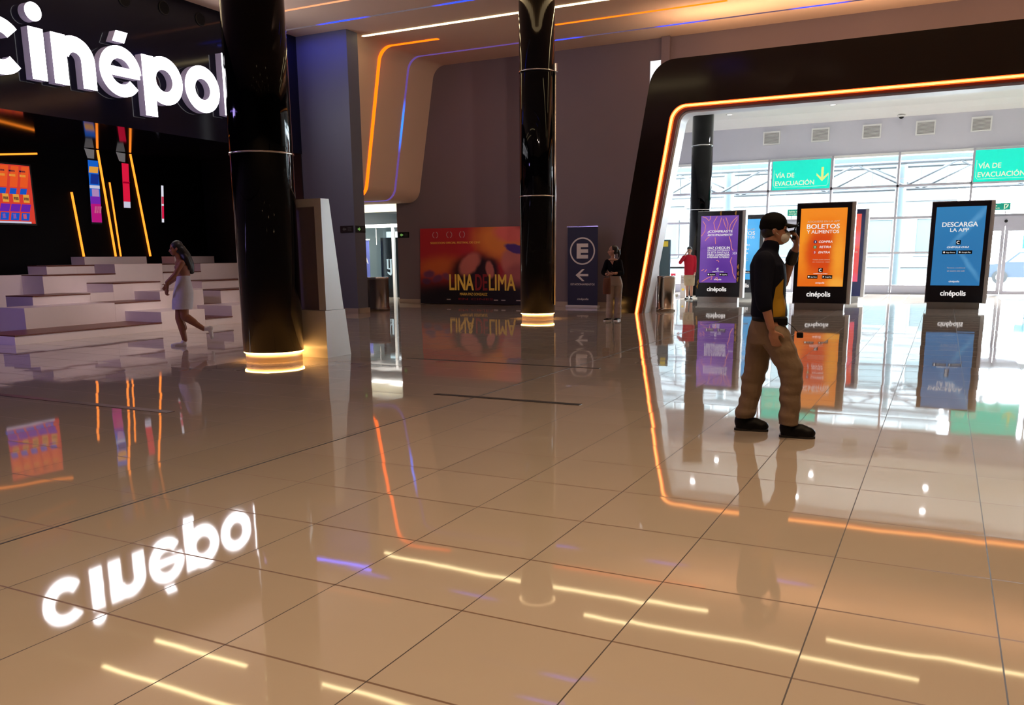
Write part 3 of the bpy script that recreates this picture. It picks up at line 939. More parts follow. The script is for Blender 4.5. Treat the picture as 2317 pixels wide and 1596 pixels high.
# downlight fittings
dl_ring = principled('downlight_ring', (0.8, 0.8, 0.8), 0.4)
dl_glow = emissive('fill_downlight_glow', (1.0, 0.75, 0.45), 6.0)
first = None
for i, (x, y) in enumerate(FILL_DOWNLIGHTS):
    if first is None:
        t = thing('downlight', 'added round fill downlight in the lobby ceiling over the near floor', 'downlight', (x, y, CZ), 0, 'added lobby fill downlights')  # fittings for the added fill downlights
        MB().ring((x, y), 0.14, 0.17, CZ - 0.015, CZ, 24).build('ring', dl_ring, t)
        MB().cyl((x, y, CZ - 0.002), (x, y, CZ + 0.01), 0.14, seg=24).build('lens', dl_glow, t)
        first = t
    else:
        t = first.copy(); COL.objects.link(t); t.location = (x, y, CZ)
        for ch in list(first.children):
            c = ch.copy(); COL.objects.link(c); c.parent = t
first = None
for i, (x, y) in enumerate(HALL_SPOTS):
    if first is None:
        t = thing('hall_downlight', 'small round downlight in the white hall ceiling', 'downlight', (x, y, 6.25), 0, 'hall downlights')
        MB().ring((x, y), 0.09, 0.13, 6.235, 6.25, 24).build('ring', dl_ring, t)
        MB().cyl((x, y, 6.247), (x, y, 6.26), 0.09, seg=24).build('lens', emissive('hall_lens', (1, 0.95, 0.9), 3.0), t)
        first = t
    else:
        t = first.copy(); COL.objects.link(t); t.location = (x, y, 6.25)
        for ch in list(first.children):
            c = ch.copy(); COL.objects.link(c); c.parent = t

# ------------------------------------------------------------------ illuminated sign
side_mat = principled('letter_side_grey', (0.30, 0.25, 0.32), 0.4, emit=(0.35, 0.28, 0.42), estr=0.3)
face_mat = emissive('letter_face_white', (0.97, 0.95, 1.0), 7.0)
sign = thing('illuminated_sign', 'big white illuminated cinépolis letters on the dark fascia', 'sign', (-15.3, 13.0, 4.7))
ZB, XH = 4.70, 0.90


def arc_pts(cy, cz, r, a0, a1, n=40):
    return [(cy + r * math.cos(math.radians(a0 + (a1 - a0) * k / n)), cz + r * math.sin(math.radians(a0 + (a1 - a0) * k / n))) for k in range(n + 1)]


def letter(parts):
    def solid(xa, xb):
        mb = MB()
        for p in parts:
            if p[0] == 'arc':
                _, cy, cz, ro, ri, a0, a1 = p
                A = [(xa, y, z) for y, z in arc_pts(cy, cz, ro, a0, a1)]
                B = [(xa, y, z) for y, z in arc_pts(cy, cz, ri, a0, a1)]
                mb.ribbon(A, B, (xb - xa, 0, 0))
            elif p[0] == 'poly':
                mb.prism([(xa, y, z) for y, z in p[1]], (xb - xa, 0, 0))
            elif p[0] == 'disc':
                mb.prism([(xa, y, z) for y, z in arc_pts(p[1], p[2], p[3], 0, 360, 40)[:-1]], (xb - xa, 0, 0))
        return mb
    body = solid(-15.3, -15.115).build('letter', side_mat, sign)
    solid(-15.115, -15.1).build('letter_face', face_mat, body)


def R_(y0, y1, z0, z1):
    return ('poly', [(y0, z0), (y1, z0), (y1, z1), (y0, z1)])


MZ = ZB + 0.46
letter([('arc', 10.10, MZ, 0.485, 0.235, 42, 318)])                                                        # c
letter([R_(10.68, 10.965, ZB, ZB + XH), ('disc', 10.82, 5.87, 0.16)])                                      # i
letter([R_(11.12, 11.41, ZB, ZB + XH), ('arc', 11.585, ZB + 0.49, 0.425, 0.135, 0, 165), R_(11.72, 12.01, ZB, ZB + 0.495)])      # n
letter([('arc', 12.60, MZ, 0.485, 0.25, 0, 322), R_(12.16, 13.05, MZ - 0.09, MZ + 0.08), ('poly', [(12.47, 5.72), (12.74, 5.72), (12.84, 5.93), (12.57, 5.93)])])   # e acute
letter([R_(13.14, 13.43, 4.40, ZB + XH), ('arc', 13.68, MZ, 0.485, 0.225, 0, 360)])                        # p
letter([('arc', 14.74, MZ, 0.495, 0.225, 0, 360)])                                                         # o
letter([R_(15.38, 15.66, ZB, 6.05)])                                                                       # l
letter([R_(15.82, 16.10, ZB, ZB + XH), ('disc', 15.96, 5.87, 0.16)])                                       # i
letter([('arc', 16.55, ZB + 0.66, 0.25, 0.02, 20, 270), ('arc', 16.55, ZB + 0.24, 0.25, 0.02, -160, 90)])  # s

# ------------------------------------------------------------------ stepped seating below the sign
st = thing('stepped_seating', 'white stepped seating blocks with dark red wooden treads under the sign', 'seating', (-16.5, 13, 0))
F = [-14.33, -15.40, -16.20, -17.05, -17.75, -18.40, -18.88]
WOOD = 0.022
# (row, y0, y1, top, has wooden tread)
BL = [(0, 9.23, 12.38, 0.17, 1), (0, 12.38, 13.55, 0.38, 0), (0, 13.55, 14.35, 0.17, 1), (0, 14.35, 15.6, 0.40, 0), (0, 15.6, 17.9, 0.17, 1),
      (1, 10.17, 12.15, 0.565, 0), (1, 12.15, 13.32, 0.565, 1), (1, 13.32, 14.56, 0.75, 0), (1, 14.56, 15.1, 0.40, 1), (1, 15.1, 17.9, 0.72, 1),
      (2, 10.90, 12.2, 0.75, 1), (2, 12.2, 12.78, 0.75, 0), (2, 12.78, 14.05, 0.95, 1), (2, 14.05, 15.3, 0.75, 0), (2, 15.3, 17.9, 0.93, 1),
      (3, 11.75, 13.55, 1.14, 1), (3, 13.55, 14.9, 1.345, 0), (3, 14.9, 16.1, 1.14, 1), (3, 16.1, 17.9, 1.33, 0),
      (4, 10.9, 12.35, 1.14, 0), (4, 12.35, 13.1, 1.335, 1), (4, 13.1, 15.5, 1.335, 1), (4, 15.5, 17.9, 1.335, 1),
      (5, 12.9, 13.8, 1.335, 0), (5, 13.8, 15.6, 1.52, 0), (5, 15.6, 16.5, 1.335, 1), (5, 16.5, 17.9, 1.52, 0)]
for (r, y0, y1, z, wd) in BL:
    xb = F[r + 1] + 0.0
    zt = z - WOOD if wd else z
    b = MB().box(xb, F[r], y0 + 0.001, y1 - 0.001, 0.0, zt).build('block', bench_white, st)
    if wd:
        MB().box(xb, F[r] + 0.015, y0 + 0.001, y1 - 0.001, zt, z).build('tread', wood, b)

# ------------------------------------------------------------------ snack bar: screens and leaning light strips
def bar_strip(y0, z0, y1, z1, label, wd=0.045):
    d = Vector((0, y1 - y0, z1 - z0)).normalized()
    n = Vector((0, d.z, -d.y)) * wd / 2
    a, b_ = Vector((-18.885, y0, z0)), Vector((-18.885, y1, z1))
    return tag(MB().prism([a - n, a + n, b_ + n, b_ - n], (0.03, 0, 0)).build('light_strip', emissive('amber_led', (1.0, 0.24, 0.02), 2.2)), label, 'light strip', 'amber light strips of the snack bar')


bar_strip(14.0, 3.05, 14.15, 1.53, 'leftmost amber strip leaning on the black snack bar wall, shorter than its neighbours')
bar_strip(14.835, 4.10, 15.06, 1.53, 'tall amber strip right of the blue and magenta menu screen')
bar_strip(15.09, 3.35, 15.21, 1.53, 'thinner amber strip close behind the tall one by the magenta screen', 0.03)
bar_strip(15.79, 4.10, 16.13, 1.53, 'amber strip right of the narrow red menu screen')
tag(MB().prism([(-18.885, 11.0, 3.58), (-18.885, 13.22, 3.84), (-18.885, 13.22, 3.88), (-18.885, 11.0, 3.62)], (0.03, 0, 0)).build('light_strip', emissive('amber_led', (1.0, 0.24, 0.02), 2.2)),
    'level amber strip above the large menu screen at the left picture edge', 'light strip', 'amber light strips of the snack bar')

bezel = principled('screen_bezel', (0.01, 0.01, 0.012), 0.3)


def menu_screen(y0, y1, z0, z1, lean, label, patches, mat):
    t = thing('menu_screen', label, 'screen', (-18.85, (y0 + y1) / 2, z0), 0, 'menu screens of the snack bar')

    def q(u, v):
        return (y0 + (y1 - y0) * u - lean * (v - 0) + lean, z0 + (z1 - z0) * v)

    def quad(mb, u0, u1, v0, v1, xa, xb, sk=0.0):
        pts = [q(u0, v0), q(u1, v0), q(u1 + sk, v1), q(u0 + sk, v1)]
        mb.prism([(xa, y, z) for y, z in pts], (xb - xa, 0, 0))
        return mb
    quad(MB(), -0.03, 1.03, -0.03, 1.03, -18.90, -18.855).build('housing', bezel, t)
    pict = quad(MB(), 0, 1, 0, 1, -18.855, -18.85).build('picture', mat, t)
    by = {}
    for (u0, u1, v0, v1, sk, colr) in patches:
        by.setdefault(colr, MB())
        quad(by[colr], u0, u1, v0, v1, -18.85, -18.848, sk)
    for colr, mb in by.items():
        mb.build('picture_print', emissive('menu_%d_%d_%d' % tuple(int(c * 255) for c in colr), colr, 0.9), pict)
    return t


OR, RD, BL_, PU, YE, MG, WH, DK = (0.85, 0.10, 0.02), (0.75, 0.02, 0.04), (0.01, 0.09, 0.55), (0.14, 0.02, 0.40), (0.8, 0.35, 0.05), (0.50, 0.01, 0.20), (0.6, 0.6, 0.75), (0.02, 0.01, 0.03)
pt = []
for k in range(5):
    u = 0.02 + k * 0.19
    pt += [(u, u + 0.14, 0.62, 0.98, 0.07, OR), (u + 0.02, u + 0.13, 0.80, 0.84, 0.0, YE), (u + 0.02, u + 0.13, 0.88, 0.91, 0.0, DK),
           (u - 0.02, u + 0.10, 0.50, 0.60, 0.03, BL_), (u + 0.04, u + 0.15, 0.36, 0.50, 0.0, YE), (u + 0.05, u + 0.14, 0.40, 0.45, 0.0, DK),
           (u - 0.04, u + 0.13, 0.20, 0.33, 0.04, PU), (u - 0.05, u + 0.10, 0.05, 0.18, 0.03, BL_), (u, u + 0.06, 0.08, 0.16, 0.0, OR)]
pt += [(0.0, 0.92, 0.0, 0.03, 0, WH)]
menu_screen(11.7, 12.98, 2.28, 3.56, 0.0, 'large menu screen of orange, red and blue fields at the left picture edge', pt, emissive('menu_red_base', (0.70, 0.05, 0.03), 0.9))
menu_screen(14.52, 14.80, 2.36, 3.84, -0.06, 'narrow blue and magenta menu screen between the amber strips',
            [(0.0, 0.9, 0.80, 0.90, 0.1, YE), (0.1, 0.9, 0.62, 0.78, 0.1, (0.01, 0.03, 0.25)), (0.0, 1.0, 0.55, 0.60, 0, WH), (0.2, 0.9, 0.42, 0.54, 0, (0.45, 0.25, 0.5)), (0.0, 1.0, 0.30, 0.42, 0, (0.18, 0.02, 0.42)), (0.0, 1.0, 0.0, 0.30, 0, MG), (0.3, 0.95, 0.15, 0.26, 0.1, (0.65, 0.25, 0.3))], emissive('menu_blue_base', (0.01, 0.12, 0.60), 0.9))
menu_screen(15.49, 15.69, 2.75, 3.85, -0.06, 'narrow red menu screen left of the right amber strip', [(0.0, 1.0, 0.0, 0.14, 0, WH), (0.0, 1.0, 0.55, 0.59, 0.1, (0.35, 0.0, 0.02))], emissive('menu_crimson', (0.75, 0.01, 0.05), 0.9))
menu_screen(16.67, 16.74, 2.42, 3.38, -0.08, 'sliver of a white and red screen at the far right of the snack bar', [(0.0, 1.0, 0.10, 0.45, 0, (0.7, 0.01, 0.06)), (0, 1, 0.5, 0.7, 0, (0.6, 0.05, 0.1))], emissive('menu_white', (0.8, 0.8, 0.9), 0.9))
for i, (y, zz) in enumerate(((14.62, 3.86), (15.52, 3.88))):
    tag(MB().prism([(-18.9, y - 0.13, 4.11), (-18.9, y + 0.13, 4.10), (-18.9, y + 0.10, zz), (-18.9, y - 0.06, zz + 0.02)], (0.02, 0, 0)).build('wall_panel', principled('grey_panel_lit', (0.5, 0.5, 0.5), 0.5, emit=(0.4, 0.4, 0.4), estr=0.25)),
        ['small grey panel above the blue and magenta menu screen', 'small grey panel above the narrow red menu screen'][i], 'panel', 'grey panels above the menu screens')
area_light('blue_line_lamp', (-14.4, 17.6, 6.9), 2.4, 14.0, (0.06, 0.10, 1.0), (math.radians(12), 0, 0), 0.06)
area_light('purple_floor_fill', (-15.2, 4.4, 4.0), 0.5, 110.0, (0.52, 0.40, 1.0), (0, math.radians(-52), 0), 2.0)  # added purple fill that tints the floor on the left
# purple accent light of the bar, left of the picture
tag(MB().box(-15.32, -15.28, 1.0, 7.6, 4.05, 4.11).build('light_line', emissive('purple_led', (0.35, 0.20, 1.0), 9.0)), 'purple light line under the fascia left of the stepped seating', 'light line')
area_light('purple_lamp', (-15.1, 5.5, 3.9), 0.4, 34.0, (0.42, 0.30, 1.0), (math.radians(62), 0, 0), 0.4)

# ------------------------------------------------------------------ white leaning frame by the left column
t = thing('leaning_frame', 'white leaning frame with recessed grey panel on a white base, behind the big left column', 'display stand', (-8.75, 10.05, 0))
XL, XR = -9.45, -8.0


def lean_back(z):
    return 10.40 - (10.40 - 10.06) * z / 2.28


MB().prism([(XL, 9.84, 0), (XL, 10.40, 0), (XL, lean_back(0.69), 0.69), (XL, 9.84, 0.69)], (XR - XL, 0, 0)).build('base', white_lacquer, t)
fm = MB()
f0, f1 = 9.865, 0.70
for (xa, xb) in ((XL + 0.02, XL + 0.13), (XR - 0.13, XR - 0.005)):
    fm.prism([(xa, f0, 0.695), (xa, lean_back(0.7) - 0.02, 0.695), (xa, 10.05, 2.28), (xa, f0, 2.28)], (xb - xa, 0, 0))
fm.prism([(XL + 0.13, f0, 2.17), (XL + 0.13, 10.07, 2.17), (XL + 0.13, 10.05, 2.28), (XL + 0.13, f0, 2.28)], (XR - XL - 0.26, 0, 0))
fm.build('frame', white_lacquer, t)
MB().prism([(XL + 0.13, f0 + 0.10, 0.695), (XL + 0.13, 10.2, 0.695), (XL + 0.13, 10.03, 2.17), (XL + 0.13, f0 + 0.10, 2.17)], (XR - XL - 0.26, 0, 0)).build('recessed_panel', principled('grey_lilac_panel', (0.30, 0.25, 0.28), 0.4), t)

# ------------------------------------------------------------------ film poster wall
t = thing('film_poster_wall', 'wide dark red film poster reading LINA DE LIMA, leaning on the back wall', 'poster', (-12.75, 22.6, 0))
poster_mat = artwork('poster_print', [(0.0, (0.008, 0.008, 0.023)), (0.25, (0.023, 0.011, 0.019)), (0.45, (0.114, 0.023, 0.023)), (0.75, (0.304, 0.023, 0.027)), (1.0, (0.456, 0.028, 0.038))],
                     [(-1.2, 1.15, 0.75, 0.28, 5, (0.608, 0.133, 0.038), 0.7), (0.95, 1.85, 0.85, 0.5, -15, (0.950, 0.304, 0.057), 0.5), (1.25, 2.1, 0.5, 0.25, -10, (0.950, 0.190, 0.152), 0.4),
                      (0.0, 1.05, 0.75, 0.45, 8, (0.023, 0.011, 0.015), 0.35), (-0.10, 1.22, 0.42, 0.26, 40, (0.570, 0.171, 0.133), 0.25), (0.55, 0.95, 0.30, 0.42, -20, (0.038, 0.015, 0.019), 0.3),
                      (0.60, 1.05, 0.13, 0.26, 15, (0.646, 0.209, 0.171), 0.25), (1.35, 1.28, 0.36, 0.40, 20, (0.722, 0.228, 0.190), 0.22), (1.45, 1.66, 0.36, 0.13, -14, (0.095, 0.038, 0.266), 0.2), (1.5, 0.85, 0.45, 0.35, 10, (0.494, 0.133, 0.133), 0.35),
                      (-1.55, 0.92, 0.20, 0.11, 0, (0.190, 0.057, 0.133), 0.4), (-1.25, 0.78, 0.20, 0.10, 20, (0.171, 0.048, 0.114), 0.4), (-0.9, 0.85, 0.17, 0.09, -20, (0.209, 0.057, 0.114), 0.4), (-1.65, 0.70, 0.16, 0.09, 0, (0.114, 0.038, 0.095), 0.4),
                      (0.3, 0.25, 2.6, 0.42, 0, (0.011, 0.008, 0.013), 0.5)], rough=0.3)
o = MB().prism([(-14.63, 22.66, 0.02), (-14.63, 22.82, 0.02), (-14.60, 22.82, 2.30), (-14.60, 22.70, 2.30)], (3.75, 0, 0)).build('poster_sheet', poster_mat, t)
PO = 22.66


def poster_text(mb, s, x, z, w_, h_, bold=0.0):
    yy = 22.66 + 0.04 * z / 2.3 - 0.003
    add_text(mb, s, (x, yy, z), w_, h_, bold=bold)


m1 = MB()
poster_text(m1, 'LINA', -13.14, 0.675, 0.84, 0.47, 0.018)
poster_text(m1, 'LIMA', -11.74, 0.675, 0.88, 0.47, 0.014)
poster_text(m1, 'MARIA PAZ GONZALEZ', -12.72, 0.32, 0.95, 0.075, 0.01)
poster_text(m1, 'SELECCION OFICIAL FESTIVAL DE CINE', -13.35, 1.86, 1.75, 0.06, 0.0)
m1.build('lettering', principled('poster_yellow', (0.75, 0.45, 0.06), 0.5, emit=(0.75, 0.45, 0.06), estr=0.08), t)
m1 = MB()
poster_text(m1, 'DE', -12.45, 0.675, 0.40, 0.47, 0.018)
poster_text(m1, 'EN CINES', -12.65, 0.17, 1.2, 0.06, 0.0)
m1.build('lettering', principled('poster_red', (0.33, 0.02, 0.02), 0.5), t)
m1 = MB()
for k, x in enumerate((-14.05, -13.55, -13.1)):
    m1.ribbon([(p_[0], 22.694, p_[1]) for p_ in arc_pts(x, 2.10, 0.10, 110, 250, 10)], [(p_[0], 22.694, p_[1]) for p_ in arc_pts(x, 2.10, 0.085, 110, 250, 10)], (0, -0.003, 0))
    m1.ribbon([(p_[0], 22.694, p_[1]) for p_ in arc_pts(x, 2.10, 0.10, -70, 70, 10)], [(p_[0], 22.694, p_[1]) for p_ in arc_pts(x, 2.10, 0.085, -70, 70, 10)], (0, -0.003, 0))
for x in (-13.6, -11.95, -11.7, -11.2):
    m1.box(x - 0.07, x + 0.07, 22.655, 22.66, 0.135, 0.165)
m1.build('festival_mark', principled('poster_pale', (0.55, 0.5, 0.5), 0.5), t)

# ------------------------------------------------------------------ parking banner
t = thing('roll_up_banner', 'navy roll-up parking banner with a circled white E and arrow, by the woman', 'banner', (-9.0, 22.3, 0))
MB().prism([(-9.46, 22.29, 0.07), (-9.46, 22.30, 0.07), (-9.47, 22.30, 2.22), (-9.47, 22.29, 2.22)], (0.90, 0, 0)).build('banner_sheet', principled('navy_cloth', (0.012, 0.012, 0.045), 0.5), t)
MB().box(-9.49, -8.55, 22.275, 22.315, 2.21, 2.245, 0.004).build('top_rail', chrome, t)
MB().box(-9.49, -8.53, 22.2, 22.4, 0.0, 0.075, 0.01).build('base', principled('silver_base', (0.65, 0.62, 0.62), 0.3, metal=0.4), t)
bw = principled('banner_white', (0.72, 0.66, 0.64), 0.5)
m1 = MB()
A = [(x, 22.288, z) for x, z in arc_pts(-9.02, 1.565, 0.375, 0, 360, 48)]
B = [(x, 22.288, z) for x, z in arc_pts(-9.02, 1.565, 0.335, 0, 360, 48)]
m1.ribbon(A, B, (0, -0.003, 0))
m1.box(-9.19, -9.07, 22.285, 22.288, 1.36, 1.77)
for z in (1.36, 1.515, 1.67):
    m1.box(-9.07, -8.85, 22.285, 22.288, z, z + 0.10)
m1.build('lettering', bw, t)
m1 = MB()
m1.box(-9.12, -8.84, 22.2842, 22.2876, 0.875, 0.935)
m1.prism([(-9.22, 22.288, 0.905), (-9.02, 22.288, 1.07), (-8.95, 22.288, 1.07), (-9.13, 22.288, 0.905)], (0, -0.003, 0))
m1.prism([(-9.22, 22.288, 0.905), (-9.02, 22.288, 0.74), (-8.95, 22.288, 0.74), (-9.13, 22.288, 0.905)], (0, -0.003, 0))
m1.build('arrow', bw, t)
m1 = MB(); add_text(m1, 'ESTACIONAMIENTOS', (-9.01, 22.288, 0.65), 0.72, 0.055, depth=0.003, bold=0.012)
add_text(m1, 'cinépolis', (-9.0, 22.288, 0.235), 0.34, 0.075, depth=0.003, bold=0.012); m1.build('lettering', bw, t)

# ------------------------------------------------------------------ tall advertising screens
txt_white = emissive('screen_text_white', (1.0, 0.95, 0.92), 0.85)
txt_dim = emissive('screen_text_dim', (1.0, 0.75, 0.55), 0.55)
badge_black = principled('badge_black', (0.006, 0.006, 0.006), 0.4)
body_mat = principled('kiosk_black', (0.010, 0.009, 0.014), 0.22)
KW, KD = 1.32, 0.30


def kiosk(x0, y, label, screen, lines, extra=None, wordmark='cinépolis', panel=None):
    t = thing('advertising_screen', label, 'screen', (x0 + KW / 2, y, 0), 0, 'tall advertising screens in the entrance hall')
    x1 = x0 + KW
    xc = (x0 + x1) / 2
    MB().box(x0 + 0.05, x1 - 0.05, y + 0.03, y + KD - 0.03, 0.0, 0.17).build('plinth', steel, t)
    MB().box(x0 - 0.01, x1 + 0.095, y + 0.055, y + KD, 0.145, 2.72).build('casing', white_lacquer, t)
    MB().box(x0, x1, y, y + 0.055, 0.17, 2.70, 0.004, 1).build('front_panel', panel or body_mat, t)
    sx0, sx1, sz0, sz1 = x0 + 0.10, x1 - 0.10, 0.60, 2.575
    mb = MB().box(-0.56, 0.56, -0.004, 0.0, -0.9875, 0.9875)
    s = mb.build('screen', screen, None)
    s.parent = t
    s.location = (0, 0, (sz0 + sz1) / 2)
    ROOT[s.name] = ROOT[t.name]
    H = sz1 - sz0
    groups = {}
    for (s_, u, v, w_, h_, mat, bold, slant) in lines:
        mb = groups.setdefault(mat.name, (MB(), mat))[0]
        add_text(mb, s_, (xc + u, y - 0.006, sz1 - v * H), w_, h_, depth=0.004, bold=bold, slant=slant)
    for k, (mb, mat) in groups.items():
        mb.build('lettering', mat, t)
    mb = MB(); add_text(mb, wordmark, (xc - 0.02, y - 0.002, 0.385), 0.58, 0.17, depth=0.006, bold=0.022); mb.build('wordmark', txt_white, t)
    if extra:
        extra(t, xc, y, sz1, H)
    return t


def badges(v, w_=0.30, sq=True, vlogo=None):
    def f(t, xc, y, zt, H):
        for k, (dx, s_) in enumerate(((-0.19, 'App Store'), (0.17, 'Google Play'))):
            z = zt - v * H
            b = MB().box(xc + dx - w_ / 2, xc + dx + w_ / 2, y - 0.008, y - 0.005, z - 0.045, z + 0.045).build('store_badge', badge_black, t)
            mb = MB(); add_text(mb, s_, (xc + dx + 0.03, y - 0.009, z - 0.008), w_ * 0.62, 0.038, depth=0.003, bold=0.01)
            if k == 0:
                mb.prism([(x, y - 0.008, zz) for x, zz in arc_pts(xc + dx - w_ * 0.36, z, 0.022, 0, 360, 14)[:-1]], (0, -0.003, 0))
            else:
                mb.prism([(xc + dx - w_ * 0.42, y - 0.008, z - 0.025), (xc + dx - w_ * 0.28, y - 0.008, z), (xc + dx - w_ * 0.42, y - 0.008, z + 0.025)], (0, -0.003, 0))
            mb.build('lettering', txt_white, b)
        if vlogo is not None:
            z = zt - vlogo * H
            if sq:
                b = MB().box(xc - 0.055, xc + 0.055, y - 0.008, y - 0.005, z - 0.055, z + 0.055, 0.001, 1).build('app_icon', badge_black, t)
            else:
                b = t
            mb = MB()
            mb.ribbon([(x, y - 0.009, zz) for x, zz in arc_pts(xc, z, 0.04, 45, 315, 20)], [(x, y - 0.009, zz) for x, zz in arc_pts(xc, z, 0.022, 45, 315, 20)], (0, -0.003, 0))
            mb.build('icon_letter', txt_white, b)
    return f


W_, D_ = txt_white, txt_dim
boletos = [('ADQUIERE EN LA APP', 0.0, 0.17, 0.78, 0.055, D_, 0.0, 0), ('BOLETOS', 0.0, 0.23, 0.79, 0.115, W_, 0.024, 0), ('Y ALIMENTOS', 0.0, 0.297, 0.78, 0.085, W_, 0.014, 0),
           ('COMPRA', 0.08, 0.425, 0.33, 0.055, W_, 0.012, 0.2), ('RETIRA', 0.08, 0.492, 0.28, 0.055, W_, 0.012, 0.2), ('ENTRA', 0.06, 0.560, 0.28, 0.055, W_, 0.012, 0.2),
           ('También puedes comprar', 0.0, 0.655, 0.42, 0.035, D_, 0, 0), ('en nuestras cajas', 0.0, 0.685, 0.42, 0.035, D_, 0, 0), ('CINÉPOLIS CHILE', 0.0, 0.832, 0.34, 0.032, W_, 0.01, 0), ('cinépolis', 0.0, 0.955, 0.22, 0.055, W_, 0.012, 0)]


def boletos_extra(t, xc, y, zt, H):
    badges(0.875, 0.25, True, 0.79)(t, xc, y, zt, H)
    for k, (v, colr) in enumerate(((0.425, (0.03, 0.02, 0.12)), (0.492, (0.05, 0.22, 0.05)), (0.560, (0.6, 0.06, 0.05)))):
        z = zt - v * H
        d = MB().prism([(x, y - 0.006, zz) for x, zz in arc_pts(xc - 0.17 + 0.0, z, 0.042, 0, 360, 20)[:-1]], (0, -0.003, 0)).build('step_disc', principled('disc_%d' % k, colr, 0.4, emit=colr, estr=0.6), t)
        mb = MB(); add_text(mb, '%d' % (k + 1), (xc - 0.17, y - 0.0095, z), 0.012 if k == 0 else 0.026, 0.05, depth=0.003, bold=0.02); mb.build('lettering', txt_white, d)


orange_scr = artwork('orange_screen_picture', [(-1.0, (0.85, 0.16, 0.01)), (-0.3, (0.72, 0.08, 0.008)), (0.5, (0.95, 0.20, 0.01)), (1.0, (1.0, 0.30, 0.02))],
                     [(-0.45, 0.1, 0.16, 0.6, 0, (1.0, 0.33, 0.02), 0.8), (0.0, -0.12, 0.42, 0.55, 0, (0.72, 0.07, 0.008), 0.4), (0.42, -0.2, 0.16, 0.7, 0, (1.0, 0.36, 0.03), 0.8), (0.40, -0.9, 0.22, 0.14, 0, (1.0, 0.42, 0.05), 0.7), (0.0, 0.9, 0.5, 0.12, 0, (1.0, 0.28, 0.02), 0.7)], emit=0.88, rough=0.15)
kiosk(-3.51, 23.4, 'orange BOLETOS Y ALIMENTOS screen, nearest tall screen right of the walking man', orange_scr, boletos, boletos_extra)
cyan_scr = artwork('cyan_screen_picture', [(-1.0, (0.02, 0.33, 0.70)), (1.0, (0.05, 0.42, 0.90))], [(0.2, 0.3, 0.4, 0.5, 20, (0.08, 0.48, 0.95), 0.8)], emit=1.0, rough=0.15)
kiosk(-6.74, 29.2, 'light blue tall screen half hidden behind the walking man and the purple screen', cyan_scr, boletos, boletos_extra)
blue_scr = artwork('blue_screen_picture', [(-1.0, (0.025, 0.17, 0.40)), (1.0, (0.03, 0.20, 0.44))], [(0.25, 0.55, 0.06, 0.55, -38, (0.09, 0.30, 0.55), 0.9), (0.3, -0.5, 0.05, 0.4, 35, (0.08, 0.28, 0.52), 0.9)], emit=1.0, rough=0.15)
kiosk(-0.39, 24.8, 'blue DESCARGA LA APP screen, the tall screen furthest to the right', blue_scr,
      [('DESCARGA', 0.0, 0.223, 0.80, 0.115, W_, 0.024, 0), ('LA APP', 0.0, 0.292, 0.42, 0.088, W_, 0.016, 0), ('CINÉPOLIS CHILE', 0.0, 0.508, 0.50, 0.05, W_, 0.025, 0.2),
       ('Términos y condiciones', 0.0, 0.775, 0.42, 0.038, D_, 0, 0), ('en nuestro sitio web', 0.0, 0.812, 0.40, 0.038, D_, 0, 0), ('cinépolis', -0.02, 0.95, 0.24, 0.06, W_, 0.012, 0)], badges(0.575, 0.32, True, 0.45))


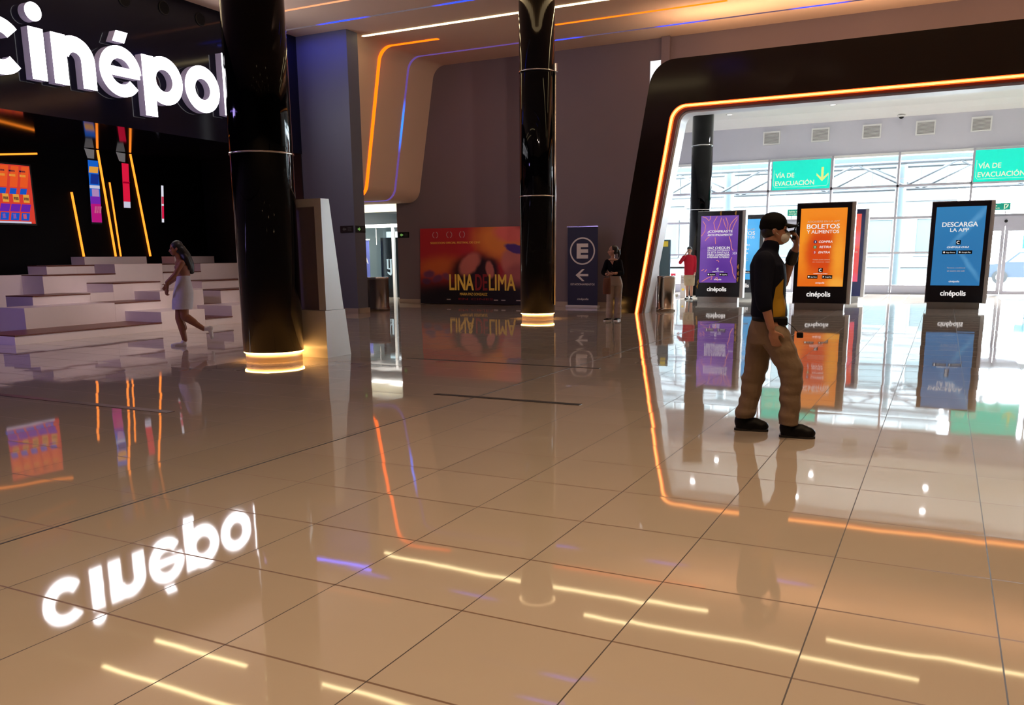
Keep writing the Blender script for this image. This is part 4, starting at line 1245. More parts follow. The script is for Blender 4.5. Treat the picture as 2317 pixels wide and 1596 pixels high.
def squiggles(t, xc, y, zt, H):
    badges(0.878, 0.25, True, None)(t, xc, y, zt, H)
    z = zt - 0.797 * H
    mb = MB()
    mb.ribbon([(x, y - 0.009, zz) for x, zz in arc_pts(xc, z, 0.04, 45, 315, 20)], [(x, y - 0.009, zz) for x, zz in arc_pts(xc, z, 0.022, 45, 315, 20)], (0, -0.003, 0))
    for k in range(3):
        xx = xc + 0.42 + k * 0.045; zz = zt - 0.56 * H
        mb.prism([(xx, y - 0.008, zz + 0.035), (xx + 0.012, y - 0.008, zz + 0.035), (xx + 0.035, y - 0.008, zz), (xx + 0.012, y - 0.008, zz - 0.035), (xx, y - 0.008, zz - 0.035), (xx + 0.022, y - 0.008, zz)], (0, -0.003, 0))
    mb.build('icon_letter', txt_white, t)
    mb = MB()
    curves = [[(-0.52, 0.01), (-0.40, 0.03), (-0.33, 0.07), (-0.27, 0.04), (-0.29, 0.0)], [(-0.50, 0.08), (-0.42, 0.14), (-0.44, 0.23), (-0.54, 0.30)], [(-0.08, 0.01), (-0.18, 0.10), (-0.12, 0.22)], [(0.05, 0.03), (0.0, 0.13), (-0.06, 0.21)], [(0.10, 0.05), (0.16, 0.14), (0.24, 0.22), (0.25, 0.12), (0.18, 0.03)],
              [(0.52, 0.02), (0.40, 0.08), (0.32, 0.14), (0.30, 0.21)], [(0.52, 0.05), (0.44, 0.13), (0.38, 0.21)], [(-0.42, 0.37), (-0.36, 0.33), (-0.30, 0.31)], [(-0.12, 0.32), (-0.10, 0.42)], [(0.30, 0.31), (0.36, 0.40), (0.38, 0.48), (0.43, 0.52)],
              [(0.40, 0.62), (0.36, 0.68), (0.42, 0.76), (0.45, 0.86), (0.53, 0.94)], [(-0.5, 0.82), (-0.42, 0.80)], [(-0.40, 0.84), (-0.34, 0.80)], [(-0.48, 0.985), (-0.3, 0.93), (-0.16, 0.905), (-0.20, 0.96)], [(-0.06, 0.67), (-0.02, 0.66), (0.02, 0.69)], [(-0.08, 0.94), (-0.02, 0.92), (0.0, 0.97)]]
    for c in curves:
        mb.tube([(xc + u, y - 0.006, zt - v * H) for u, v in c], 0.011, 6)
    mb.build('picture_swirl', emissive('apricot_swirl', (0.80, 0.28, 0.24), 0.85), t)
    mb = MB()
    for (u, v) in ((0.02, -0.035), (0.46, -0.03), (0.59, 0.76), (0.60, 0.86), (0.59, 0.95), (-0.60, 0.99), (-0.62, 1.06)):
        mb.tube([(xc + u + 0.02, y - 0.003, zt - (v - 0.035) * H), (xc + u, y - 0.003, zt - v * H), (xc + u + 0.012, y - 0.003, zt - (v + 0.035) * H)], [0.008, 0.026, 0.010], 8)
    mb.build('gold_print', principled('gold_print', (0.6, 0.28, 0.03), 0.4), t)


purple_scr = artwork('purple_screen_picture', [(-1.0, (0.15, 0.05, 0.34)), (0.0, (0.12, 0.04, 0.30)), (1.0, (0.17, 0.07, 0.38))], [(-0.3, 0.5, 0.4, 0.3, 20, (0.24, 0.09, 0.46), 0.9), (0.2, -0.6, 0.5, 0.3, -20, (0.10, 0.03, 0.27), 0.9)], emit=1.0, rough=0.15)
kiosk(-6.77, 26.0, 'purple COMPRASTE ANTICIPADAMENTE screen, leftmost tall screen behind the portal', purple_scr,
      [('¿COMPRASTE', 0.02, 0.238, 0.74, 0.085, W_, 0.022, 0), ('ANTICIPADAMENTE?', 0.02, 0.285, 0.74, 0.062, W_, 0.016, 0), ('HAZ CHECK-IN', 0.0, 0.477, 0.66, 0.07, W_, 0.022, 0), ('EN LOS LATERALES', 0.0, 0.515, 0.66, 0.055, W_, 0.0, 0),
       ('DE ESTA PANTALLA', -0.01, 0.549, 0.65, 0.055, W_, 0.0, 0), ('PARA COMENZAR', 0.0, 0.583, 0.66, 0.058, W_, 0.014, 0), ('A PREPARAR TU PEDIDO', -0.01, 0.617, 0.66, 0.05, W_, 0.012, 0), ('CINÉPOLIS CHILE', 0.0, 0.833, 0.34, 0.035, W_, 0.012, 0), ('cinépolis', 0.0, 0.955, 0.22, 0.06, W_, 0.012, 0)], squiggles)
red_scr = artwork('red_screen_picture', [(-1.0, (0.80, 0.06, 0.06)), (-0.2, (0.85, 0.11, 0.03)), (1.0, (0.78, 0.07, 0.05))], [(0.45, 0.25, 0.22, 0.18, 0, (0.85, 0.12, 0.16), 0.8), (0.3, -0.9, 0.5, 0.14, 0, (0.8, 0.06, 0.14), 0.7)], emit=1.0, rough=0.15)
kiosk(-3.51, 27.5, 'red tall screen with blue light painted on its front, mostly hidden behind the orange screen', red_scr, [('>>>', 0.44, 0.56, 0.14, 0.06, D_, 0.02, 0)], panel=principled('kiosk_blue_sheen', (0.012, 0.016, 0.10), 0.22))  # blue screen light painted into the black front panel

# ------------------------------------------------------------------ evacuation signs on the glazing
green = principled('evacuation_green', (0.0, 0.50, 0.38), 0.35, emit=(0.0, 0.62, 0.50), estr=0.55)
cream_txt = emissive('sign_cream', (0.90, 1.0, 0.72), 0.9)
for (x0, lab) in ((-5.93, 'green evacuation sign with a down arrow, over the walking man and orange screen'), (0.63, 'green evacuation sign cut off by the right picture edge')):
    x1 = x0 + 2.02
    t = thing('evacuation_sign', lab, 'sign', ((x0 + x1) / 2, FY - 0.12, 3.74), 0, 'green evacuation signs')
    y = FY - 0.12
    MB().box(x0, x1, y, y + 0.05, 3.74, 4.76, 0.006, 1).build('panel', green, t)
    fr = MB().box(x0 - 0.03, x0, y - 0.01, y + 0.05, 3.70, 4.80).box(x1, x1 + 0.03, y - 0.01, y + 0.05, 3.70, 4.80).box(x0, x1, y - 0.01, y + 0.05, 3.70, 3.735).box(x0, x1, y - 0.01, y + 0.05, 4.765, 4.80)
    fr.build('frame', alu_dark, t)
    mb = MB()
    add_text(mb, 'VÍA DE', (x0 + 0.45, y - 0.004, 4.27), 0.66, 0.20, depth=0.004, bold=0.018)
    add_text(mb, 'EVACUACIÓN', (x0 + 0.80, y - 0.004, 3.99), 1.36, 0.20, depth=0.004, bold=0.018)
    mb.build('lettering', cream_txt, t)
    mb = MB().box(x0 + 1.71, x0 + 1.79, y - 0.006, y, 4.10, 4.48)
    mb.prism([(x0 + 1.75, y, 3.99), (x0 + 1.95, y, 4.20), (x0 + 1.95, y, 4.28), (x0 + 1.75, y, 4.09), (x0 + 1.55, y, 4.28), (x0 + 1.55, y, 4.20)], (0, -0.006, 0))
    mb.build('arrow', emissive('arrow_yellow', (0.85, 0.95, 0.30), 0.95), t)
    mb = MB().tube([(x0 + 0.06, y, 4.45), (x0 + 0.06, y, 3.90), (x0 + 0.12, y, 3.83), (x1 - 0.12, y, 3.83), (x1 - 0.06, y, 3.90), (x1 - 0.06, y, 4.25)], 0.006, 6)
    mb.build('border_line', cream_txt, t)
green_dark = principled('exit_sign_green', (0.0, 0.18, 0.13), 0.4, emit=(0.0, 0.20, 0.15), estr=0.45)
for (x0, x1, lab) in ((-5.32, -4.62, 'small dark green emergency exit sign peeking out behind the orange screen'), (1.02, 1.80, 'small dark green emergency exit sign behind the blue screen, over the right door')):
    t = thing('exit_sign', lab, 'sign', ((x0 + x1) / 2, FY - 0.1, 2.8), 0, 'emergency exit signs over the doors')
    y = FY - 0.1
    MB().box(x0, x1, y, y + 0.03, 2.80, 3.03, 0.004, 1).build('panel', green_dark, t)
    for xx in (x0 + 0.12, x1 - 0.15):
        MB().box(xx, xx + 0.03, y + 0.03, y + 0.052, 2.63, 2.9).build('bracket', alu_dark, t)
    mb = MB()
    add_text(mb, 'Salida de', (x0 + 0.22, y - 0.003, 2.955), 0.34, 0.06, depth=0.003, bold=0.012)
    add_text(mb, 'emergencia', (x0 + 0.26, y - 0.003, 2.865), 0.42, 0.06, depth=0.003, bold=0.012)
    mb.box(x1 - 0.19, x1 - 0.16, y - 0.003, y, 2.83, 3.0).box(x1 - 0.16, x1 - 0.10, y - 0.003, y, 2.97, 3.0).prism([(x1 - 0.14, y, 2.84), (x1 - 0.08, y, 2.90), (x1 - 0.05, y, 2.98), (x1 - 0.09, y, 2.97), (x1 - 0.15, y, 2.86)], (0, -0.003, 0))
    mb.build('lettering', cream_txt, t)
# black direction signs at the left exit
sign_black = principled('sign_black', (0.006, 0.008, 0.007), 0.3)
arrow_green = emissive('arrow_green', (0.30, 0.62, 0.15), 0.5)


def small_sign(x, y, z, axis, label, arrow):
    t = thing('direction_sign', label, 'sign', (x, y, z), 0, 'black direction signs by the left exit')
    mb = MB()
    if axis == 'x':
        mb.box(x, x + 0.42, y - 0.02, y, z, z + 0.18, 0.01)
    else:
        mb.box(x, x + 0.02, y, y + 0.42, z, z + 0.18, 0.01)
    mb.build('panel', sign_black, t)
    mb = MB()
    if axis == 'x':
        pts = [(x + 0.08, z + 0.09), (x + 0.14, z + 0.14), (x + 0.14, z + 0.11), (x + 0.20, z + 0.11), (x + 0.20, z + 0.07), (x + 0.14, z + 0.07), (x + 0.14, z + 0.04)]
        mb.prism([(a, y - 0.021, b_) for a, b_ in pts], (0, -0.003, 0))
    else:
        pts = [(y + 0.20, z + 0.09), (y + 0.14, z + 0.14), (y + 0.14, z + 0.11), (y + 0.08, z + 0.11), (y + 0.08, z + 0.07), (y + 0.14, z + 0.07), (y + 0.14, z + 0.04)]
        mb.prism([(x + 0.021, a, b_) for a, b_ in pts], (0.003, 0, 0))
    mb.build('arrow', arrow, t)
    mb = MB()
    for k in range(3):
        if axis == 'x':
            mb.box(x + 0.25, x + 0.37, y - 0.023, y - 0.02, z + 0.05 + 0.035 * k, z + 0.06 + 0.035 * k)
        else:
            mb.box(x + 0.02, x + 0.023, y + 0.25, y + 0.37, z + 0.05 + 0.035 * k, z + 0.06 + 0.035 * k)
    mb.build('lettering', principled('sign_text_grey', (0.12, 0.13, 0.12), 0.5), t)


small_sign(-14.16, 18.2, 2.08, 'x', 'unlit black direction sign on the blue wall face, leftmost of the three', principled('arrow_grey', (0.1, 0.11, 0.1), 0.5))
small_sign(-13.70, 18.22, 2.08, 'y', 'black direction sign with green arrow on the end of the blue wall', arrow_green)
small_sign(-15.52, BY, 2.04, 'x', 'black direction sign with green arrow on the back wall right of the left exit', arrow_green)

# ------------------------------------------------------------------ waste bins
def bin_(x, y, r, h, label, mat):
    t = thing('waste_bin', label, 'bin', (x, y, 0))
    MB().lathe([(0, r * 0.97), (0.01, r), (0.1, r), (0.105, r * 0.985), (0.94, r * 0.985), (0.945, r)], (x, y, 0.0), (x, y, h), 40).build('body', mat, t)
    MB().ring((x, y), r * 0.62, r * 1.01, h * 0.945, h, 40).build('rim', chrome, t)
    MB().ring((x, y), r * 0.985, r * 1.02, 0.0, 0.09, 40).build('foot_ring', mat, t)


bin_(-6.44, 21.75, 0.24, 0.90, 'shiny round steel bin beside the foot of the portal', principled('gold_toned_steel', (0.72, 0.64, 0.54), 0.2, metal=1.0))
bin_(-13.94, 19.45, 0.30, 0.91, 'dark round steel bin in front of the left exit', principled('dark_steel', (0.24, 0.20, 0.19), 0.32, metal=0.9))

# ------------------------------------------------------------------ small things in the hall
t = thing('info_totem', 'slim grey blue totem with yellow label behind the steel bin', 'totem', (-7.5, 25.0, 0))
MB().box(-7.72, -7.33, 25.0, 25.12, 0, 1.88, 0.01).build('body', principled('grey_teal_panel', (0.10, 0.17, 0.20), 0.4), t)
MB().box(-7.54, -7.38, 24.99, 25.0, 1.68, 1.84).build('yellow_label', principled('yellow_label', (0.75, 0.55, 0.05), 0.5, emit=(0.75, 0.55, 0.05), estr=0.3), t)
tag(MB().cyl((-7.66, 24.9, 0.0), (-7.66, 24.9, 2.3), 0.012, seg=10).build('thin_pole', black_satin), 'thin black pole beside the grey blue totem', 'pole')
t = thing('pop_up_sign', 'small red upright sign with white letters under the queue belt', 'sign', (-8.64, 30.0, 0))
MB().box(-8.73, -8.56, 30.0, 30.03, 0.05, 0.78).build('board', principled('red_board', (0.5, 0.02, 0.05), 0.4, emit=(0.5, 0.02, 0.05), estr=0.3), t)
MB().box(-8.78, -8.48, 29.92, 30.1, 0, 0.05).build('base', principled('pale_base', (0.7, 0.65, 0.55), 0.5), t)
mb = MB(); add_text(mb, 'CINEMA', (-8.645, 29.997, 0.43), 0.6, 0.10, xdir=(0, 0, 1), udir=(-1, 0, 0), depth=0.003, bold=0.02); mb.build('lettering', txt_white, t)
t = thing('leaflet_stand', 'small white floor stand with a yellow spot, left of the boy in red', 'stand', (-7.86, 28.5, 0))
MB().box(-7.95, -7.77, 28.5, 28.56, 0.0, 0.76, 0.004, 1).build('board', white_lacquer, t)
MB().prism([(x, 28.499, z) for x, z in arc_pts(-7.86, 0.28, 0.04, 0, 360, 16)[:-1]], (0, -0.003, 0)).build('yellow_spot', principled('yellow_label', (0.75, 0.55, 0.05), 0.5), t)
mb = MB()
for k in range(4):
    mb.box(-7.92, -7.80, 28.497, 28.5, 0.52 + 0.05 * k, 0.535 + 0.05 * k)
mb.build('lettering', principled('sign_text_grey', (0.12, 0.13, 0.12), 0.5), t)
for i, x in enumerate((-8.62, -7.98)):
    t = thing('queue_post', ['chrome queue post by the small red sign', 'chrome queue post right behind the white leaflet stand'][i], 'queue post', (x, 29.2, 0), 0, 'queue posts')
    MB().lathe([(0, 0.16), (0.02, 0.16), (0.03, 0.03), (0.93, 0.03), (0.94, 0.042), (1.0, 0.042)], (x, 29.2, 0), (x, 29.2, 1.05), 20).build('post', chrome, t)
    MB().lathe([(0, 0.045), (1, 0.045)], (x, 29.2, 1.05), (x, 29.2, 1.08), 20).build('cap', black_satin, t)
tag(MB().box(-8.58, -8.02, 29.19, 29.20, 0.97, 1.03).build('queue_belt', black_satin), 'black queue belt stretched between the two chrome posts', 'belt')

# ================================================================== PEOPLE
skin = principled('skin_tan', (0.36, 0.17, 0.11), 0.5)
skin_light = principled('skin_light', (0.50, 0.27, 0.19), 0.5)
skin_brown = principled('skin_brown', (0.30, 0.12, 0.06), 0.45)
hair_black = principled('hair_black', (0.008, 0.006, 0.006), 0.45)
lips = principled('lips', (0.30, 0.08, 0.07), 0.4)
eye_mat = principled('eye_dark', (0.02, 0.015, 0.012), 0.2)


def fused(mb, name, mats, parent, voxel=0.011, smooth=4, assign=None):
    """melts the collected solids into one continuous skin"""
    me = bpy.data.meshes.new('tmp')
    bmesh.ops.recalc_face_normals(mb.bm, faces=mb.bm.faces[:])
    mb.bm.to_mesh(me)
    mb.bm.free()
    ob = bpy.data.objects.new('tmp', me)
    COL.objects.link(ob)
    md = ob.modifiers.new('r', 'REMESH')
    md.mode = 'VOXEL'
    md.voxel_size = voxel
    md.use_smooth_shade = True
    if smooth:
        sm = ob.modifiers.new('s', 'SMOOTH')
        sm.factor = 0.5
        sm.iterations = smooth
    dg = bpy.context.evaluated_depsgraph_get()
    out = bpy.data.meshes.new_from_object(ob.evaluated_get(dg))
    COL.objects.unlink(ob)
    bpy.data.objects.remove(ob)
    bpy.data.meshes.remove(me)
    out.name = name
    out.materials.clear()
    mats = mats if isinstance(mats, (list, tuple)) else [mats]
    for m in mats:
        out.materials.append(m)
    if assign:
        for p in out.polygons:
            p.material_index = assign(p.center)
    for p in out.polygons:
        p.use_smooth = True
    o = bpy.data.objects.new(name, out)
    COL.objects.link(o)
    o.parent = parent
    ROOT[o.name] = ROOT[parent.name]
    return o


def hand(mb, wrist, d, n, s, curl=0.5, spread=0.06, scale=1.0, thumb_in=0.5):
    """palm and five fingers. d: towards the fingertips, n: the way the palm faces, s: towards the thumb side"""
    wrist, d, n, s = Vector(wrist), Vector(d).normalized(), Vector(n).normalized(), Vector(s).normalized()
    k = scale
    c = wrist + d * 0.05 * k
    rot = Matrix((s, d, n)).transposed()
    mb.ell(c, (0.041 * k, 0.055 * k, 0.016 * k), rot, 14)
    mb.cap(wrist - d * 0.02, wrist + d * 0.02, 0.024 * k, 0.023 * k, 12)
    for i, (off, ln) in enumerate(((0.029, 0.070), (0.010, 0.080), (-0.009, 0.074), (-0.027, 0.058))):
        base = wrist + d * (0.092 - 0.004 * abs(i - 1)) * k + s * off * k
        d1 = (d * math.cos(curl * 0.7) + n * math.sin(curl * 0.7) + s * spread * (1.5 - i)).normalized()
        d2 = (d * math.cos(curl * 1.7) + n * math.sin(curl * 1.7) + s * spread * (1.5 - i) * 0.5).normalized()
        d3 = (d * math.cos(curl * 2.5) + n * math.sin(curl * 2.5)).normalized()
        p1 = base + d1 * ln * 0.45 * k
        p2 = p1 + d2 * ln * 0.32 * k
        p3 = p2 + d3 * ln * 0.23 * k
        r = 0.0088 * k
        mb.chain([base - d1 * 0.012, p1, p2, p3], [r * 1.08, r, r * 0.94, r * 0.82], 10)
    tb = wrist + d * 0.028 * k + s * 0.028 * k
    t1 = tb + (s * 0.75 + d * 0.6 + n * thumb_in * 0.6).normalized() * 0.042 * k
    t2 = t1 + (s * 0.25 + d * 0.85 + n * thumb_in * 0.8).normalized() * 0.030 * k
    mb.chain([tb, t1, t2], [0.0135 * k, 0.0105 * k, 0.0085 * k], 10)


def head(mb, c, f, up=(0, 0, 1), k=1.0, jaw=1.0):
    """skull, jaw, nose, brow, lips and ears. c: centre between the ears, f: the way the face looks"""
    c, f = Vector(c), Vector(f).normalized()
    u = Vector(up).normalized()
    f = (f - u * f.dot(u)).normalized()
    s = u.cross(f)
    R = Matrix((f, s, u)).transposed()

    def P(a, b_, d):
        return c + f * (a * k) + s * (b_ * k) + u * (d * k)
    mb.ell(P(-0.012, 0, 0.035), (0.098 * k, 0.077 * k, 0.090 * k), R)
    mb.ell(P(0.022, 0, -0.028), (0.070 * k, 0.062 * k, 0.080 * k), R)
    mb.ell(P(0.045, 0, -0.080), (0.038 * k * jaw, 0.040 * k, 0.028 * k), R)          # chin
    mb.cap(P(0.082, 0, 0.012), P(0.104, 0, -0.030), 0.009 * k, 0.014 * k, 10)         # nose
    mb.ell(P(0.092, 0.011, -0.034), (0.010 * k, 0.009 * k, 0.008 * k), R, 10).ell(P(0.092, -0.011, -0.034), (0.010 * k, 0.009 * k, 0.008 * k), R, 10)
    mb.cap(P(0.076, 0.040, 0.026), P(0.076, -0.040, 0.026), 0.013 * k, 0.013 * k, 10)  # brow
    mb.ell(P(0.066, 0.036, -0.022), (0.020 * k, 0.020 * k, 0.020 * k), R, 10).ell(P(0.066, -0.036, -0.022), (0.020 * k, 0.020 * k, 0.020 * k), R, 10)
    mb.ell(P(0.084, 0, -0.056), (0.012 * k, 0.024 * k, 0.007 * k), R, 12).ell(P(0.082, 0, -0.066), (0.012 * k, 0.021 * k, 0.008 * k), R, 12)
    for b_ in (1, -1):
        mb.ell(P(-0.008, 0.078 * b_, -0.006), (0.017 * k, 0.009 * k, 0.030 * k), R, 12)
    return P, R


def face_parts(P, R, parent, k=1.0, mouth=True):
    for b_ in (1, -1):
        MB().ell(P(0.081, 0.032 * b_, 0.004), (0.008 * k, 0.013 * k, 0.0075 * k), R, 12).build('eye', eye_mat, parent, local=True)
        MB().cap(P(0.088, 0.016 * b_, 0.026), P(0.078, 0.050 * b_, 0.028), 0.0045 * k, 0.003 * k, 8).build('eyebrow', hair_black, parent, local=True)
    if mouth:
        MB().ell(P(0.091, 0, -0.060), (0.007 * k, 0.021 * k, 0.008 * k), R, 12).build('mouth', lips, parent, local=True)


def shoe(mb, heel, toe, w=0.045, h=0.075, ankle=None):
    """closed shoe from heel to toe standing on its sole"""
    heel, toe = Vector(heel), Vector(toe)
    d = (toe - heel)
    L = d.length
    d.normalize()
    zup = Vector((0, 0, 1)) if abs(d.z) < 0.6 else Vector((0, 0, 1))
    upv = (zup - d * zup.dot(d)).normalized()
    sd = d.cross(upv)
    R = Matrix((d, sd, upv)).transposed()

    def Q(a, z):
        return heel + d * (a * L) + upv * z
    mb.ell(Q(0.22, h * 0.55), (L * 0.22, w * 0.92, h * 0.58), R, 16)
    mb.ell(Q(0.55, h * 0.42), (L * 0.34, w * 0.98, h * 0.44), R, 16)
    mb.ell(Q(0.78, h * 0.34), (L * 0.24, w * 1.05, h * 0.36), R, 16)
    mb.cap(Q(0.12, h * 0.18), Q(0.88, h * 0.18), h * 0.19, h * 0.17, 10)
    mb.cap(Q(0.2, h * 0.16) + sd * w * 0.5, Q(0.8, h * 0.16) + sd * w * 0.55, h * 0.17, h * 0.16, 10)
    mb.cap(Q(0.2, h * 0.16) - sd * w * 0.5, Q(0.8, h * 0.16) - sd * w * 0.55, h * 0.17, h * 0.16, 10)
    if ankle is not None:
        mb.cap(Q(0.24, h * 0.7), ankle, w * 0.88, w * 0.86, 12)


def sole(mb, heel, toe, w=0.047, t=0.02):
    heel, toe = Vector(heel), Vector(toe)
    d = (toe - heel); L = d.length; d.normalize()
    upv = (Vector((0, 0, 1)) - d * d.z).normalized()
    sd = d.cross(upv)
    out = []
    for a, ww in ((0.0, 0.5), (0.04, 0.85), (0.2, 0.95), (0.5, 0.9), (0.75, 1.08), (0.92, 0.85), (1.0, 0.45)):
        out.append((a, ww))
    pts = [heel + d * (a * L) + sd * (w * ww) for a, ww in out] + [heel + d * (a * L) - sd * (w * ww) for a, ww in out[::-1]]
    mb.prism(pts, upv * t)


def hem(o, z, wrinkle=0.0, fs=9.0):
    """cuts trouser legs off level at z and creases the cloth a little"""
    from mathutils import noise
    bm = bmesh.new()
    bm.from_mesh(o.data)
    res = bmesh.ops.bisect_plane(bm, geom=bm.verts[:] + bm.edges[:] + bm.faces[:], plane_co=(0, 0, z), plane_no=(0, 0, 1), clear_inner=True)
    edges = [e for e in res['geom_cut'] if isinstance(e, bmesh.types.BMEdge)]
    bmesh.ops.holes_fill(bm, edges=edges)
    bm.normal_update()
    if wrinkle:
        for v in bm.verts:
            if v.co.z < 0.9:
                f = min(1.0, (0.9 - v.co.z) * 3)
                n_ = noise.noise(Vector((v.co.x * fs * 0.7, v.co.y * fs * 0.7, v.co.z * fs * 1.8)))
                v.co += v.normal * (wrinkle * f * n_)
    bm.to_mesh(o.data)
    bm.free()


cloth_navy = principled('navy_polo', (0.007, 0.008, 0.017), 0.8, spec=0.08, bump=0.25, bscale=18)
cloth_yellow = principled('mustard_side_panel', (0.42, 0.24, 0.025), 0.75, spec=0.08, bump=0.2, bscale=18)
cloth_khaki = principled('khaki_cotton', (0.21, 0.15, 0.105), 0.85, spec=0.08, vary=0.06, bump=0.5, bscale=14)
black_leather = principled('black_leather', (0.005, 0.005, 0.006), 0.5, spec=0.15)

# ------------------------------------------------------------------ the walking man (x: his forward = right in the picture, y: away from the camera)
man = thing('person', 'man in black cap, navy and mustard shirt and khaki trousers, walking, hand at his mouth', 'person', (-1.175, 7.02, 0), math.atan2(0.165, 0.986))
b = MB()
P, R = head(b, (0.045, 0.02, 1.625), (1, 0.05, -0.06), (0.04, 0, 1), 1.0)
b.chain([(-0.005, 0, 1.44), (0.02, 0.01, 1.56)], [0.060, 0.056])
b.loft([(0.0, 0, 0.84, 0.115, 0.155), (0.0, 0, 0.95, 0.112, 0.150), (-0.01, 0, 1.08, 0.105, 0.140), (-0.01, 0, 1.25, 0.120, 0.160), (-0.015, 0, 1.38, 0.112, 0.165), (-0.01, 0, 1.45, 0.07, 0.11)])
b.chain([(-0.03, -0.165, 1.40), (-0.045, -0.225, 1.13), (0.015, -0.225, 0.885)], [0.056, 0.043, 0.030])       # near arm
hand(b, (0.02, -0.222, 0.865), (0.25, 0.06, -1), (0.25, 1, 0.1), (1, -0.2, 0.25), 0.45)
b.chain([(0.0, 0.165, 1.40), (0.105, 0.245, 1.215), (0.195, 0.115, 1.475)], [0.056, 0.045, 0.031])             # far arm, raised
hand(b, (0.205, 0.10, 1.495), (0.05, -0.30, 0.95), (-0.95, -0.25, 0.0), (-0.25, 0.9, 0.25), 0.75, 0.03, 1.0, 0.8)
b.chain([(0.02, -0.085, 0.88), (0.165, -0.095, 0.53), (0.15, -0.10, 0.10)], [0.085, 0.058, 0.042])
b.chain([(-0.01, 0.085, 0.88), (-0.105, 0.09, 0.53), (-0.195, 0.09, 0.12)], [0.085, 0.058, 0.042])
body = fused(b, 'body', skin, man, 0.0075, 3)
face_parts(P, R, man, mouth=False)
m_ = MB()
m_.ell(P(0.062, 0, -0.045), (0.052, 0.060, 0.052), R).ell(P(0.090, 0, -0.028), (0.030, 0.030, 0.030), R, 12)
fused(m_, 'face_mask', principled('white_mask', (0.75, 0.75, 0.76), 0.8), man, 0.006, 3)
MB().tube([P(0.03, -0.066, -0.035), P(0.0, -0.082, -0.012), P(-0.016, -0.084, 0.012)], 0.0018, 6).build('mask_strap', principled('white_mask', (0.75, 0.75, 0.76), 0.8), man, local=True)
h_ = MB()
h_.ell(P(-0.045, 0, -0.005), (0.066, 0.079, 0.066), R).ell(P(-0.02, 0, 0.02), (0.09, 0.0795, 0.05), R)
fused(h_, 'hair', hair_black, man, 0.009, 2)
c_ = MB()
c_.ell(P(-0.014, 0, 0.058), (0.106, 0.086, 0.088), R).ell(P(-0.02, 0, 0.030), (0.105, 0.087, 0.055), R)
fused(c_, 'cap', principled('black_cap', (0.006, 0.006, 0.007), 0.75, spec=0.08), man, 0.008, 3, None)
br = MB()
A, B = [], []
for k in range(13):
    t_ = -1 + 2 * k / 12
    A.append(P(0.068 + 0.012 * (1 - t_ * t_), 0.078 * t_, 0.052 - 0.012 * t_ * t_))
    B.append(P(0.085 + 0.088 * math.sqrt(max(0, 1 - t_ * t_ * 0.96)), 0.080 * t_, 0.040 - 0.016 * t_ * t_))
br.ribbon(A, B, (0, 0, 0.009)).build('cap_brim', principled('black_cap', (0.006, 0.006, 0.007), 0.75, spec=0.08), man, local=True)
s_ = MB()
s_.loft([(0.0, 0, 0.945, 0.130, 0.170), (-0.002, 0, 0.965, 0.142, 0.180), (-0.002, 0, 1.0, 0.142, 0.180), (-0.005, 0, 1.10, 0.131, 0.165), (-0.008, 0, 1.25, 0.141, 0.180), (-0.012, 0, 1.36, 0.137, 0.188), (-0.02, 0, 1.43, 0.10, 0.15), (-0.01, 0, 1.49, 0.066, 0.07)])
s_.chain([(-0.03, -0.160, 1.395), (-0.045, -0.222, 1.14), (-0.032, -0.226, 1.06)], [0.078, 0.066, 0.062])
s_.chain([(0.0, 0.160, 1.395), (0.09, 0.232, 1.25)], [0.078, 0.064])
s_.chain([(0.0, 0.0, 1.46), (0.012, 0.0, 1.505)], [0.072, 0.068])
YP = [(0.108, 1.255), (0.05, 1.19), (0.026, 1.06), (0.034, 0.93), (0.118, 0.93), (0.126, 1.06), (0.104, 1.14)]


def inside(x, z, poly):
    c = False
    for i in range(len(poly)):
        (x1, z1), (x2, z2) = poly[i], poly[i - 1]
        if (z1 > z) != (z2 > z) and x < (x2 - x1) * (z - z1) / (z2 - z1) + x1:
            c = not c
    return c


sh_ = fused(s_, 'shirt', [cloth_navy, cloth_yellow], man, 0.008, 4)
cut = bmesh.new()
cut.from_mesh(sh_.data)
for i in range(len(YP)):
    (xa, za), (xb, zb) = YP[i], YP[i - 1]
    bmesh.ops.bisect_plane(cut, geom=cut.verts[:] + cut.edges[:] + cut.faces[:], plane_co=(xa, 0, za), plane_no=(zb - za, 0, -(xb - xa)), dist=1e-5)
for f in cut.faces:
    c = f.calc_center_median()
    if -0.186 < c.y < 0.03 and inside(c.x, c.z, YP):
        f.material_index = 1
cut.to_mesh(sh_.data)
cut.free()
t_ = MB()
t_.loft([(-0.012, 0, 0.74, 0.150, 0.172), (-0.02, 0, 0.83, 0.152, 0.175), (-0.01, 0, 0.90, 0.138, 0.170), (0.0, 0, 0.965, 0.126, 0.162)])
t_.chain([(0.045, -0.085, 0.80), (0.158, -0.095, 0.56), (0.167, -0.098, 0.42), (0.158, -0.10, 0.26), (0.148, -0.10, 0.125)], [0.120, 0.099, 0.088, 0.079, 0.082])
t_.chain([(-0.055, 0.085, 0.80), (-0.10, 0.088, 0.58), (-0.128, 0.09, 0.44), (-0.158, 0.09, 0.28), (-0.195, 0.09, 0.14)], [0.120, 0.100, 0.090, 0.082, 0.084])
tr = fused(t_, 'trousers', cloth_khaki, man, 0.009, 4)
hem(tr, 0.105, 0.016)
bl = MB().ring((0, 0), 0.90, 1.0, 0.925, 0.962, 40)
for v in bl.bm.verts:
    v.co.x *= 0.137; v.co.y *= 0.177
bl.build('belt', black_leather, man, local=True)
MB().box(0.06, 0.14, -0.15, -0.09, 0.895, 0.96, 0.012).build('belt_pouch', black_leather, man, local=True)
